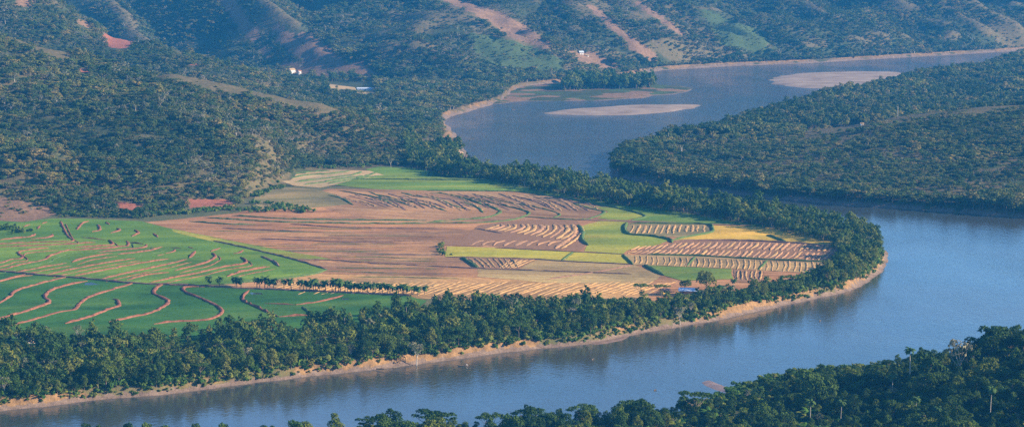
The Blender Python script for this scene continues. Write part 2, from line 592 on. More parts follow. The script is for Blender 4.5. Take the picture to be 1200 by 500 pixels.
C1 = curve([(-500, -20, 2700), (-80, 22, 2650), (0, 42, 2600), (100, 72, 2520), (180, 90, 2460), (200, 88, 2450), (330, 113, 2420), (400, 132, 2420), (440, 148, 2420), (500, 174, 2400), (548, 186, 2385)])
F1 = curve([(-500, 262), (0, 257), (60, 250), (100, 247), (200, 241), (280, 234), (320, 216), (350, 203), (420, 195), (500, 194), (546, 190)], 5)
C2 = curve([(-500, -100, 3300), (0, -50, 3250), (60, -4, 3200), (130, 42, 3150), (180, 54, 3100), (240, 68, 3050), (330, 94, 3000), (400, 116, 2950), (460, 134, 2880), (530, 146, 2800)])
F3 = curve([(-700, 70), (100, 76), (200, 80), (300, 86), (420, 94), (480, 99), (560, 95), (620, 92), (700, 88), (760, 83), (850, 76.5), (950, 72.5), (1070, 66), (1200, 58.5), (1500, 49), (2000, 30)], 5)
SPURS = [((215, 80, 3640), (130, 8, 3860)), ((400, 90, 3620), (262, 0, 3880)), ((452, 96, 3500), (362, 30, 3720)), ((705, 84, 3790), (530, 2, 4020)),
         ((800, 78, 3880), (672, 10, 4020)), ((880, 74, 3930), (770, 12, 4070)), ((1055, 65, 4110), (935, -6, 4300)), ((1205, 44, 4260), (1120, -14, 4400)),
         ((1330, 52, 4350), (1230, -10, 4550)), ((-40, 76, 3650), (-130, 0, 3860)), ((590, 86, 3650), (480, 30, 3900))]
CR = curve([(690, 200, 2300), (740, 183, 2400), (790, 176, 2430), (850, 166, 2440), (945, 154, 2470), (1050, 137, 2470), (1200, 122, 2450), (1500, 95, 2450), (2000, 60, 2450)])


def step01(t):
    t = np.clip(t, 0, 1)
    return t * t * (3 - 2 * t)


def bank_z(sd, x, y, top, wob=2.5, rate=1.0):
    s = sd + (fbm(x, y, 14, 3, 3) - 0.5) * 2 * wob
    s = np.where(sd < 0, np.minimum(s, 0.3), s) * rate
    return np.interp(s, [-60, -8, 0, 2.4, 3.6, 5.2, 7.5], [-9, -1.6, -0.02, 0.7, 2.0, top - 0.6, top])


def h_main(x, y):
    sd = sdf(MAIN, x, y)
    z = bank_z(sd, x, y, 5.0)
    gate = step01((sd - 12) / 40)
    gul = fbm(x, y, 170, 5, 21)                                   # gullies and spurs
    rid = 1 - np.abs(2 * fbm(x + 0.35 * y, y, 210, 4, 31) - 1)
    rough = fbm(x, y, 60, 4, 55) - 0.5
    # foothill above the fields
    yc, zc, yf = np.interp(x, C1[0], C1[1]), np.interp(x, C1[0], C1[2]), np.interp(x, F1[0], F1[1])
    t = (y - yf) / np.maximum(yc - yf, 20)
    tt = np.clip(t, 0, 1)
    h1 = (zc - 5) * (0.55 * step01(tt) + 0.45 * tt) * (1 + 0.30 * (gul - 0.5) * (1 - tt)) + (rid - 0.62) * 44 * np.sin(np.pi * tt) * np.clip(zc / 50, 0, 1)
    h1 = np.where(t > 1, zc - 5 - 0.20 * (y - yc), h1) + rough * 13 * np.clip(zc / 40, 0, 1) * step01(t * 4)
    h1 = np.where((t > 0) & (x < C1[0][-1] + 5), h1, 0)
    # second ridge behind it
    yc2, zc2 = np.interp(x, C2[0], C2[1]), np.interp(x, C2[0], C2[2])
    t2 = (y - (yc2 - 430)) / 430
    tt2 = np.clip(t2, 0, 1)
    h2 = np.maximum(zc2 - 5, 0) * (0.6 * step01(tt2) + 0.4 * tt2) + (rid - 0.6) * 20 * np.sin(np.pi * tt2)
    h2 = np.where(t2 > 1, zc2 - 5 - 0.22 * (y - yc2), h2) + rough * 8 * step01(tt2)
    h2 = np.where((t2 > 0) & (x < C2[0][-1] + 10), h2, 0)
    # mountain range with its spurs
    yf3 = np.interp(x, F3[0], F3[1])
    d3 = y - yf3
    h3 = np.maximum(d3, 0) * (0.145 + 0.06 * (gul - 0.5)) + rough * 24 * step01(d3 / 90) + (rid - 0.6) * 60 * step01(d3 / 200)
    wx = x + (fbm(x, y, 120, 3, 71) - 0.5) * 60
    wy = y + (fbm(x, y, 120, 3, 72) - 0.5) * 60
    for a, b in SPURS:
        A, B = np.array(AT(*a)), np.array(AT(*b))
        B = A + (B - A) * 7
        d = B - A
        tq = np.clip(((wx - A[0]) * d[0] + (wy - A[1]) * d[1]) / (d[0] ** 2 + d[1] ** 2), -0.02, 1)
        q = np.hypot(wx - A[0] - tq * d[0], wy - A[1] - tq * d[1])
        zz = A[2] - 6 + tq * d[2] - (np.sqrt((0.62 * q) ** 2 + 9) - 3) + rough * 10
        h3 = np.where(d3 > -30, np.maximum(h3, zz), h3)
    h3 = np.where(d3 > 0, h3, np.minimum(h3, np.maximum(0, 30 + d3)))
    return z + np.maximum(np.maximum(h1, h2), np.maximum(h3, 0)) * gate


def h_right(x, y):
    sd = sdf(RIGHT, x, y)
    z = bank_z(sd, x, y, 4.5, 2.0, 1.3)
    yc, zc = np.interp(x, CR[0], CR[1]), np.interp(x, CR[0], CR[2])
    rough = fbm(x, y, 70, 4, 91) - 0.5
    front = np.interp(x, *zip(*sorted(GP(SHORE_R[1:11]))))
    t = np.clip((y - front) / np.maximum(yc - front, 20), 0, 1)
    h = np.where(y < yc, np.maximum(zc - 4.5, 0) * (0.35 * t + 0.65 * step01(t)), np.maximum(zc - 4.5 - 0.16 * (y - yc), np.minimum(4, zc)))
    h = h + rough * 9 * step01(sd / 60) + step01((x - 500) / 700) * 25 * step01((y - 2700) / 500)
    return z + np.maximum(h, -1) * step01((sd - 4) / 30)


def h_front(x, y):
    sd = sdf(FRONT, x, y)
    z = bank_z(sd, x, y, 3.5, 1.5)
    zc = np.interp(x, [-300, 0, 60, 112, 150, 190, 226, 330, 600], [0, 0, 0, 0, 4, 12, 25, 42, 70])
    prof = np.where(y > 1125, step01(sd / np.maximum(sd + y - 1125, 1)), 1 - 0.55 * step01((1125 - y) / 190))
    return z + zc * prof * step01(sd / 25) + (fbm(x, y, 40, 3, 44) - 0.5) * 4 * step01(sd / 20)


# where each kind of ground cover lies on the hills (photo outline, depth range)
COVER = {
    'open': [([(180, 78), (215, 78), (262, 89), (335, 106), (395, 125), (405, 132), (380, 133), (330, 122), (262, 111), (210, 101), (185, 94)], (2250, 2560)),
             ([(-20, 20), (30, 33), (60, 50), (88, 68), (84, 74), (60, 70), (30, 56), (-20, 36)], (2400, 2950)),
             ([(938, 156), (1000, 141), (1052, 131), (1130, 124), (1210, 113), (1210, 127), (1130, 135), (1060, 145), (1000, 153), (950, 164)], (2280, 2600))],
    'dry': [([(186, 82), (215, 80), (262, 92), (335, 106), (400, 124), (470, 150), (535, 172), (470, 166), (400, 146), (330, 124), (262, 108), (210, 97)], (2250, 2750)),
            ([(-20, 20), (30, 33), (60, 50), (88, 68), (84, 74), (60, 70), (30, 56), (-20, 36)], (2400, 2950)),
            ([(300, 120), (420, 140), (530, 172), (530, 190), (420, 176), (330, 196), (250, 175)], (2050, 2600)),
            ([(500, -10), (560, -10), (640, 45), (735, 62), (760, 82), (650, 86), (600, 60), (545, 30)], (3500, 4400)),
            ([(640, -10), (760, -10), (860, 50), (880, 72), (800, 76), (740, 50)], (3500, 4500)),
            ([(0, 200), (100, 205), (330, 195), (345, 208), (300, 232), (200, 238), (0, 252)], (1900, 2300))],
    'bright': [([(550, 38), (600, 48), (668, 72), (655, 86), (600, 84), (560, 68)], (3400, 4200)), ([(65, 240), (100, 238), (150, 246), (100, 250)], (1950, 2200)),
               ([(820, 10), (900, 40), (900, 62), (850, 55)], (3600, 4400))],
    'soil': [([(256, -6), (270, -6), (302, 40), (296, 44), (276, 22)], (3600, 4100)), ([(322, 34), (345, 50), (392, 88), (374, 86), (350, 62)], (3500, 4000)),
             ([(350, 42), (362, 44), (412, 82), (402, 84)], (3500, 4000)), ([(330, 70), (382, 84), (374, 88), (330, 80)], (3500, 4000)),
             ([(415, 78), (422, 76), (437, 88), (428, 89)], (3400, 3800)), ([(300, 55), (316, 58), (318, 66), (304, 62)], (3600, 4000)),
             ([(640, 58), (700, 64), (728, 80), (690, 90), (660, 80)], (3600, 4100)), ([(560, 8), (585, 14), (640, 46), (620, 46)], (3600, 4300)),
             ([(700, 20), (712, 22), (770, 66), (755, 66)], (3600, 4300)), ([(-30, 226), (20, 234), (60, 244), (70, 250), (20, 262), (-30, 262)], (1820, 2250)),
             ([(20, -6), (36, -6), (34, 10), (24, 8)], (2500, 3200)),
             ([(95, 22), (108, 30), (104, 34), (92, 28)], (2700, 3300)), ([(150, 47), (180, 43), (215, 58), (214, 61), (178, 47), (152, 50)], (2900, 3300))],
    'red': [([(122, 38), (138, 38), (154, 50), (146, 58), (126, 54)], (2700, 3600)), ([(214, 233), (268, 234), (274, 241), (222, 243)], (1840, 2200)),
            ([(134, 236), (170, 240), (164, 249), (146, 247)], (1840, 2150)), ([(92, 76), (106, 82), (102, 86), (92, 82)], (2400, 2700)), ([(224, 74), (230, 74), (229, 78)], (2300, 3300))],
}

for pts, w in (([(258, -8), (280, 22), (302, 46)], 14), ([(320, 32), (350, 58), (390, 89)], 15), ([(352, 40), (380, 62), (412, 85)], 14), ([(328, 74), (378, 87)], 11), ([(414, 75), (436, 90)], 12),
               ([(505, -5), (560, 12), (600, 40), (642, 53)], 9), ([(690, 5), (730, 40), (768, 70)], 7), ([(742, 0), (802, 42)], 5)):
    q = [np.array(p, float) for p in smooth_path(pts, 8)]
    L_, R_ = [], []
    for i_, p in enumerate(q):
        t_ = q[min(i_ + 1, len(q) - 1)] - q[max(i_ - 1, 0)]
        n_ = np.array((-t_[1], t_[0])) / (np.linalg.norm(t_) + 1e-9) * w / 2 * (0.5 + 0.5 * math.sin(math.pi * (0.15 + 0.7 * i_ / max(1, len(q) - 1))))
        L_.append(tuple(p + n_))
        R_.append(tuple(p - n_))
    COVER['soil'].append((L_ + R_[::-1], (3380, 4500)))


def cover(kind, x, y, z, dv=0.0):
    u, v = project(x, y, z)
    v = v - dv
    w = (fbm(x, y, 25, 3, 8) - 0.5) * 10
    r = np.zeros(np.shape(x))
    for P, (a, b) in COVER[kind]:
        k = 0.6 if kind in ('soil', 'red') else 1.0
        r = np.maximum(r, in_poly(P, u + w * k, v + w * 0.4 * k) * ((y > a) & (y < b)))
    return r


def crest(X, Y, Z, hf, r=26.0):
    """how far the land stands above its surroundings (ridges > 0, gullies < 0)"""
    return Z - (hf(X + r, Y) + hf(X - r, Y) + hf(X, Y + r) + hf(X, Y - r)) / 4


def grid_mesh(name, x0, x1, y0, y1, step, hf, mat, kind='structure', skip=None):
    nx, ny = int((x1 - x0) / step) + 1, int((y1 - y0) / step) + 1
    X, Y = np.meshgrid(x0 + np.arange(nx) * step, y0 + np.arange(ny) * step)
    X, Y = X.ravel(), Y.ravel()
    Z = hf(X, Y)
    idx = np.arange(nx * ny).reshape(ny, nx)
    Fq = np.stack([idx[:-1, :-1], idx[:-1, 1:], idx[1:, 1:], idx[1:, :-1]], -1).reshape(-1, 4)
    keep = Z[Fq].max(1) > -2.5
    if skip is not None:
        keep &= ~skip(X[Fq].mean(1), Y[Fq].mean(1))
    Fq = Fq[keep]
    used = np.unique(Fq)
    re = np.zeros(nx * ny, np.int32)
    re[used] = np.arange(len(used))
    X, Y, Z, Fq = X[used], Y[used], Z[used], re[Fq]
    me = mesh_np(name, np.stack([X, Y, Z], 1), Fq, [mat], None, True)
    o = link(bpy.data.objects.new(name, me))
    tag(o, kind=kind)
    return o, X, Y, Z


def set_attrs(o, **kw):
    for k, a in kw.items():
        at = o.data.attributes.new(k, 'FLOAT', 'POINT')
        at.data.foreach_set("value", np.asarray(a, np.float32))


ZL = 5.0          # level of the flood plain


def bank_attrs(sd, x, y, z):
    n = fbm(x, y, 30, 3, 5)
    bank = step01((11 - sd) / 4) * (sd > 0) * (z > 0.7) * (0.45 + 0.6 * n) * (0.35 + 0.65 * (fbm(x, y, 70, 3, 88) > 0.44))
    mud = (z < 0.9) * 1.0
    return bank, mud


# flood plain (fine) and the rest of that shore (coarse)
flood, X, Y, Z = grid_mesh("floodplain", -520, 330, 1030, 2080, 2.5, h_main, M['plain_land'])
sd = sdf(MAIN, X, Y)
bk, md = bank_attrs(sd, X, Y, Z)
set_attrs(flood, bank=bk, mud=md, dry=cover('dry', X, Y, Z), soil=cover('soil', X, Y, Z), red=cover('red', X, Y, Z),
          bright=np.maximum(cover('bright', X, Y, Z), step01((26 - sd) / 10) * (sd > 10) * (fbm(X, Y, 40, 2, 9) > 0.45)))
hills, X, Y, Z = grid_mesh("hills", -1200, 1500, 2077, 5200, 8.0, h_main, M['hill_land'])
sd = sdf(MAIN, X, Y)
bk, md = bank_attrs(sd - 6, X, Y, Z)
u_, v_ = project(X, Y, Z)
dryn = fbm(X, Y, 130, 4, 61)
set_attrs(hills, bank=np.where(Y > 2600, step01((15 - sd) / 6) * (sd > 3) * (0.0 + 0.95 * fbm(X, Y, 60, 3, 15)), bk), mud=md, soil=cover('soil', X, Y, Z), red=cover('red', X, Y, Z), bright=cover('bright', X, Y, Z),
          dry=np.maximum(np.maximum(cover('dry', X, Y, Z), cover('open', X, Y, Z)), np.maximum((dryn > 0.62) * 0.7, step01((crest(X, Y, Z, h_main) - 2.0) / 5) * 0.7)))
rland, X, Y, Z = grid_mesh("low_hill", 60, 1500, 1700, 4300, 7.0, h_right, M['scrub_land'])
sd = sdf(RIGHT, X, Y)
set_attrs(rland, bank=(sd < 5) * 0.2, mud=(Z < 0.8) * 1.0, soil=Z * 0, red=Z * 0, bright=Z * 0, dry=np.maximum(np.maximum(cover('dry', X, Y, Z), cover('open', X, Y, Z)), (fbm(X + 0.6 * Y, Y - 0.6 * X, 70, 3, 67) > 0.56) * 0.55))
fland, X, Y, Z = grid_mesh("riverside_slope", -420, 480, 880, 1330, 4.0, h_front, M['plain_land'])
sd = sdf(FRONT, X, Y)
bk, md = bank_attrs(sd, X, Y, Z)
set_attrs(fland, bank=bk, mud=md, soil=Z * 0, red=Z * 0, bright=Z * 0, dry=Z * 0)

# river bed reaching the horizon, and the water over it
bed = MB()
bed.face([(-9000, -2000, -9.2), (9000, -2000, -9.2), (9000, 16000, -9.2), (-9000, 16000, -9.2)])
tag(bed.build("ground", M['bed']), kind='structure')
wat = MB()
wat.face([(-9000, -2000, 0), (9000, -2000, 0), (9000, 16000, 0), (-9000, 16000, 0)])
tag(wat.build("river", M['water']), "wide calm river curving round the fields, blue with sky", kind='structure')


def bar(name, P, zmax, width, mat, step, label, seed):
    """low sand or mud bar rising gently from the water"""
    P = [tuple(p) for p in smooth_path(P + [P[0]], 6)]
    xs, ys = zip(*P)

    def hf(x, y):
        s = sdf(P, x, y) + (fbm(x, y, 45, 4, seed) - 0.5) * width * 1.1
        return np.interp(s, [-25, 0, width * 0.4, width], [-3.2, 0.0, zmax * 0.75, zmax]) + (fbm(x, y, 18, 3, seed + 1) - 0.5) * 0.25 * (s > 2)
    o, X, Y, Z = grid_mesh(name, min(xs) - 30, max(xs) + 30, min(ys) - 30, max(ys) + 30, step, hf, mat)
    tag(o, label)
    return o, P, X, Y, Z


bar("sandbar", GP([(634, 132.5), (680, 127.5), (740, 123.5), (800, 122.5), (824, 124), (800, 129), (750, 134), (700, 135.5), (660, 134.5)]), 1.3, 22, M['sand'], 5.0, "bare pale sandbar lying in the middle of the river", 101)
bar("sandbar", GP([(899, 94), (915, 89), (960, 85), (1010, 84), (1060, 86), (1070, 96), (1010, 103.5), (960, 104), (915, 100.5)]), 1.5, 30, M['sand'], 6.0, "pale sandbar reaching out from the wooded point", 102)
spit, SPIT, X, Y, Z = bar("sand_spit", GP([(572, 122.5), (606, 119.5), (650, 118.5), (700, 118), (760, 114), (797, 108.5), (806, 104.5), (790, 101), (740, 96), (690, 95), (650, 97), (600, 103), (570, 112)]), 1.6, 26, M['hill_land'], 6.0,
                          "low sandy spit with bushes off the far shore", 103)
s_ = sdf(SPIT, X, Y)
set_attrs(spit, bank=Z * 0, soil=0.55 * (fbm(X, Y, 40, 3, 12) > 0.56), mud=(Z < 0.4) * 0.6, red=Z * 0, bright=(fbm(X, Y, 45, 3, 14) > 0.5) * (s_ > 10) * 0.8, dry=Z * 0)
bar("mud_bar", GP([(820, 448), (828, 444.5), (838, 446.5), (850, 452), (868, 455), (884, 455.5), (884, 460), (866, 461), (846, 459), (830, 454)]), 0.30, 6, M['mudbar'], 1.6, "thin brown mud bar curving off the near shore", 104)
bar("mud_bar", GP([(690, 400.5), (720, 397.5), (737, 393), (726, 398.5), (700, 403)]), 0.45, 5, M['mudbar'], 1.6, "dark mud shelf at the foot of the earth bank", 105)

# ------------------------------------------------------------------ fields: sheets on the flood plain, each a few centimetres over the last
LAYER = [0]


def field(name, pts, mat, label=None, jit=0.5):
    LAYER[0] += 1
    z = ZL + 0.02 + 0.012 * LAYER[0]
    P = GP(pts, z)
    Q = []
    for i in range(len(P)):
        a, b = np.array(P[i]), np.array(P[(i + 1) % len(P)])
        n = max(1, int(np.linalg.norm(b - a) / 6))
        for k in range(n):
            q = a + (b - a) * k / n
            Q.append((q[0] + RND.uniform(-jit, jit), q[1] + RND.uniform(-jit, jit), z))
    tri = tessellate_polygon([[Vector(q) for q in Q]])
    me = bpy.data.meshes.new(name)
    me.from_pydata(Q, [], tri)
    me.update()
    if len(me.polygons) and me.polygons[0].normal.z < 0:
        me.flip_normals()
    me.materials.append(mat)
    o = link(bpy.data.objects.new(name, me))
    tag(o, label, kind='structure')
    o["z"] = z
    return o


def ribbon(name, pts, w, h, mat, parent, uv=True, wob=0.25, step=2.2, cap=True):
    """raised strip of earth, straw or turf along a curve; uneven width and height"""
    if name == "straw_row":                                   # no two rows alike
        pts = [(a + RND.uniform(-1.0, 1.0), b + RND.uniform(-0.35, 0.35)) for a, b in pts]
        w, h, wob = w * RND.uniform(0.7, 1.2), h * RND.uniform(0.6, 1.2), 0.5
    P = smooth_path(GP(pts, ZL + 0.3) if uv else pts, step)
    P = [np.array(p) for p in P]
    n = len(P)
    sd_ = RND.random() * 1000
    zb = parent["z"] if "z" in parent else ZL
    V, Fq = [], []
    for i, p in enumerate(P):
        t = P[min(i + 1, n - 1)] - P[max(i - 1, 0)]
        t = t / (np.linalg.norm(t) + 1e-9)
        nn = np.array((-t[1], t[0]))
        e = float(vnoise(np.array([i * step]), np.array([sd_]), 5.0, 4)[0]) - 0.5
        e2 = float(vnoise(np.array([i * step]), np.array([sd_ + 50]), 4.0, 6)[0]) - 0.5
        k = min(1.0, 0.35 + 0.65 * min(i, n - 1 - i) * step / 7.0) if cap else 1.0
        ww, hh = w * (1 + 2 * wob * e) * k, h * (1 + 2.4 * wob * e2) * k
        off = nn * (e2 * wob * w * 0.8)
        for f, z in ((-0.5, -0.15), (-0.32, 0.72), (0.0, 1.0), (0.3, 0.75), (0.5, -0.15)):
            q = p + off + nn * f * ww
            V.append((q[0], q[1], zb + (hh * z if z > 0 else -0.15)))
    for i in range(n - 1):
        for k in range(4):
            a = i * 5 + k
            Fq.append((a + 5, a + 6, a + 1, a))
    me = mesh_np(name, V, Fq, [mat], None, False)
    return link(bpy.data.objects.new(name, me), parent)


stub = field("stubble_field", [(150, 262), (215, 256), (272, 250), (322, 241), (345, 232), (385, 221), (480, 222), (560, 223), (640, 229), (700, 241), (760, 258), (880, 264), (985, 286), (985, 300), (978, 318),
                               (930, 330), (870, 342), (800, 352), (720, 352), (560, 352), (480, 349), (370, 340), (280, 336), (200, 322)], M['stubble'], "wide pinkish brown harvested field beside the green paddies")
gold_st = field("stubble_field", [(316, 330), (340, 326), (370, 321), (460, 322), (560, 325), (640, 330), (740, 333), (760, 338), (760, 352), (560, 352), (480, 349), (370, 341), (320, 337)], M['stubble_gold'],
                "golden stubble strip in diagonal rows above the riverside wood")
olive_st = field("stubble_field", [(560, 314), (640, 303), (700, 306), (742, 309), (775, 323), (760, 334), (640, 331), (600, 327), (560, 324)], M['stubble_olive'], "olive brown stubble plot between yellow strip and golden rows")
plough = field("ploughed_field", [(380, 224), (420, 222), (500, 223.5), (600, 224.5), (640, 229.5), (672, 236), (700, 243), (712, 248), (698, 255), (676, 257), (612, 253), (590, 259), (500, 262), (400, 250), (370, 240)], M['plough'],
               "ploughed brown field crossed by curving grass bunds")
wavy = field("ploughed_field", [(560, 264), (596, 259), (640, 256), (676, 258), (684, 268), (682, 280), (688, 287), (680, 293), (640, 292), (580, 289), (540, 281)], M['furrow'], "dark plot with wavy straw rows in mid field")
fallow = field("fallow_field", [(298, 224), (330, 219), (372, 222), (395, 228), (410, 239), (370, 243), (300, 245)], M['fallow'], "dull olive fallow patch under the hill foot")
tan = field("terraced_field", [(328, 206), (340, 201.5), (380, 198), (405, 199), (442, 200.5), (453, 205), (420, 211.5), (396, 216), (374, 220), (345, 217.5), (328, 212)], M['tan'], "pale tan terraces at the hill foot")
gtop = field("rice_field", [(428, 198.5), (444, 195), (480, 196.5), (502, 200), (512, 206.5), (560, 208.5), (600, 210.5), (560, 211), (440, 210), (418, 211), (450, 205)], M['green'], "small green field beside the terraces, farthest of the crops")
glong = field("rice_field", [(392, 216.5), (412, 210.8), (440, 210.2), (540, 211.2), (590, 212), (622, 216), (660, 226), (720, 236), (770, 243), (807, 250), (880, 262.5), (940, 268), (860, 264), (790, 261.5), (735, 259), (757, 253), (720, 243),
                            (700, 238.5), (670, 233), (640, 228.4), (600, 224), (500, 223), (440, 221.5)], M['green'], "long bright green strip below the far tree line")
lime = field("rice_field", [(678, 266), (690, 262), (712, 257), (735, 259.8), (733, 268), (738, 274.5), (765, 277), (785, 281), (770, 287), (735, 293), (730, 297), (684, 294), (688, 287), (682, 272)], M['lime'], "lime green field beside the wavy straw rows")
lime2 = field("rice_field", [(672, 240), (720, 243.5), (756, 252.5), (735, 258), (700, 256), (712, 248), (700, 243)], M['lime'], "yellowish green corner plot below the long strip")
yel = field("rice_field", [(523, 288.4), (580, 290), (672, 294.4), (658, 305), (620, 302.4), (522, 300.4)], M['yellow'], "narrow yellow green strip in the brown field")
yel2 = field("rice_field", [(674, 294.6), (730, 297.4), (738, 308.5), (661, 305)], M['yellow'], "small yellow plot at the end of the yellow strip")
gld = field("rice_field", [(834, 264), (880, 265), (940, 270), (986, 285.5), (975, 288), (920, 284), (860, 281.4), (790, 281.4), (804, 277.8), (832, 272.5), (837, 268)], M['gold'], "golden ripe field near the river bend")
strp = field("striped_field", [(737, 262), (826, 262.8), (833, 268), (831, 272), (800, 278), (766, 276), (739, 273.5), (734, 267.5)], M['fallow'], "small pale striped plot ringed by dark bunds")
brow = field("striped_field", [(734, 296), (770, 287), (800, 282.4), (860, 282.2), (932, 285), (984, 290), (978, 307), (895, 303.4), (820, 299.4), (757, 298)], M['furrow'], "brown plot with slanting straw rows near the bend")
tanl = field("striped_field", [(731, 298.5), (757, 298.5), (820, 300), (895, 304.2), (975, 307), (968, 321), (890, 316), (858, 314.6), (800, 312), (757, 310.2), (742, 310)], M['stubble_olive'], "tan striped plot beside the bright green one")
grn = field("rice_field", [(757, 310.6), (800, 312.4), (857, 315), (859, 326.5), (800, 328.5), (777, 322)], M['green'], "bright green plot behind the big round tree")
tanr = field("striped_field", [(860, 315.4), (896, 317.5), (892, 331), (862, 330)], M['furrow'], "small plot of upright straw rows beside the bright green one")
darkp = field("fallow_field", [(520, 280), (542, 281), (578, 283), (566, 288.5), (538, 287.5), (516, 287)], M['furrow'], "dark bare patch at the tip of the yellow strip")
chev = field("striped_field", [(540, 301.2), (620, 303.2), (628, 304), (606, 315.5), (560, 314)], M['furrow'], "dark plot of slanting straw rows under the yellow strip")
up = field("rice_field", [(-160, 264), (0, 258.5), (25, 260), (60, 256), (95, 256), (165, 259), (200, 267.5), (250, 277.5), (300, 287.5), (390, 303.6), (345, 303.6), (383, 315), (366, 321), (330, 326), (262, 332.5), (215, 334), (150, 331),
                          (100, 326), (50, 322), (0, 317.5), (-160, 306)], M['paddy_up'], "bright green upper rice paddies with many curving earth bunds")
low = field("rice_field", [(-160, 308), (0, 318.2), (50, 322.8), (100, 326.8), (150, 331.8), (215, 334.6), (300, 338.6), (370, 341.6), (480, 346.6), (500, 352), (480, 372), (420, 386), (330, 398), (200, 402), (0, 404), (-160, 412)], M['paddy_low'],
            "deep green lower rice paddies next to the riverside wood")
limed = field("rice_field", [(200, 268), (250, 278), (300, 288), (390, 303.8), (345, 303.4), (300, 294), (250, 283), (205, 272)], M['lime'], "thin light green wedge along the upper paddies")
field("path", [(604, 252.6), (640, 254.6), (700, 257.2), (760, 259), (880, 263.6), (880, 264.4), (760, 260.2), (700, 258.4), (640, 255.8)], M['bund_dark'], "narrow dark track between ploughed and green plots", 0.1)

UP_BUNDS = [[(0, 281), (20, 279), (36, 277), (42, 274)], [(36, 280), (50, 279), (60, 277), (61, 274)], [(-40, 288), (0, 286), (40, 284), (80, 283), (86, 281), (80, 277), (74, 266), (71, 259)], [(8, 289), (60, 287), (112, 284)],
            [(88, 290), (120, 288), (132, 286), (128, 281)], [(-40, 317), (0, 308), (12, 304), (24, 303), (26, 300), (22, 297), (25, 294), (40, 292), (62, 290)],
            [(-40, 323), (0, 316), (24, 310), (52, 304), (58, 300), (76, 294), (100, 292), (140, 289), (150, 287.5), (149, 282)], [(114, 295.5), (140, 293), (168, 290), (172, 286)],
            [(84, 307), (100, 302), (124, 298), (132, 297)], [(138, 298), (172, 294), (190, 289)], [(18, 319), (50, 313), (78, 308)], [(56, 321.6), (90, 314), (128, 307), (158, 302.5)],
            [(184, 299.5), (192, 298)], [(194, 297), (205, 294), (204, 292)], [(88, 323), (124, 316), (160, 309), (198, 303)], [(118, 327), (152, 319), (180, 313), (198, 309), (219, 303.6)],
            [(148, 328), (172, 322), (198, 319)], [(176, 331), (204, 325), (226, 321), (260, 313), (286, 309), (288, 305), (282, 301)], [(204, 317), (224, 312), (240, 308), (252, 301), (249, 296)],
            [(266, 324), (280, 319), (300, 315), (316, 312)], [(247, 294.5), (258, 290.5)], [(273, 297), (280, 296), (285, 293)], [(221, 289), (226, 291)], [(222, 302), (229, 294)],
            [(27, 265.6), (35, 263)], [(44, 268), (47, 264)], [(49, 262), (55, 260)], [(90, 269), (96, 262), (104, 259)], [(108, 271.6), (117, 269), (115, 263)], [(129, 273), (140, 270), (137, 267)],
            [(154, 277), (162, 273), (158, 269)], [(180, 273), (185, 278)], [(124, 260), (128, 263)], [(200, 290), (212, 291)], [(96, 278), (124, 281)], [(150, 284), (168, 286)]]
for b in UP_BUNDS:
    ribbon("earth_bund", b, RND.uniform(1.7, 2.3), RND.uniform(0.6, 0.85), M['bund_earth'], up, wob=0.36, step=1.5)
for b in UP_BUNDS:
    if abs(b[-1][0] - b[0][0]) > 38:
        ribbon("earth_bund", [(p[0] + 6, p[1] + 3.1) for p in b], 1.0, 0.4, M['bund_earth' if RND.random() < 0.5 else 'bund_grass'], up, wob=0.5, step=2.5)
ribbon("earth_bund", [(306, 300), (320, 306), (327, 312)], 2.4, 0.9, M['bund_dark'], up)
ribbon("earth_bund", [(250, 282), (300, 293), (345, 304), (383, 315.5)], 1.8, 0.8, M['bund_dark'], up)
ribbon("grass_bund", [(383, 315.5), (366, 321), (330, 326), (262, 332.5)], 2.2, 0.8, M['bund_grass'], up)
LOW_BUNDS = [[(-40, 340), (0, 329.6), (20, 324.5), (38, 322.5)], [(-40, 370), (0, 354), (12, 347), (18, 341), (40, 334), (70, 326), (80, 324.5)], [(-40, 388), (0, 373.6), (28, 365), (52, 357), (58, 353), (53, 348), (58, 341), (74, 335), (102, 329)],
             [(10, 382), (40, 374), (66, 366), (88, 362), (92, 357), (104, 348), (128, 340), (158, 331)], [(76, 379), (108, 370), (128, 362), (139, 358), (138, 352), (132, 350)],
             [(128, 377), (152, 372), (180, 365), (197, 354), (192, 349), (180, 343), (186, 335), (194, 332)],
             [(180, 379.6), (200, 377), (230, 375.5), (245, 374), (259, 367), (257, 360), (237, 350), (217.5, 342), (215, 337.5), (222, 336), (240, 336)], [(292, 340), (285, 347), (287, 353), (300, 359), (325, 371)],
             [(327, 371), (342, 370), (365, 369)], [(310, 355.5), (330, 356), (347, 357)], [(347, 357), (375, 353), (392, 349), (402, 345.5)]]
for b in LOW_BUNDS:
    ribbon("earth_bund", b, RND.uniform(1.9, 2.5), RND.uniform(0.65, 0.9), M['bund_earth'], low, wob=0.36, step=1.5)
ribbon("earth_bund", [(-60, 312), (0, 317.8), (50, 322.4), (100, 326.4), (150, 331.4), (215, 334.3), (300, 338.3), (370, 341.3), (480, 346.3)], 2.6, 1.0, M['bund_dark'], low)
ribbon("grass_bund", [(355, 359), (362, 365), (370, 371)], 2.6, 0.9, M['bund_grass'], low)

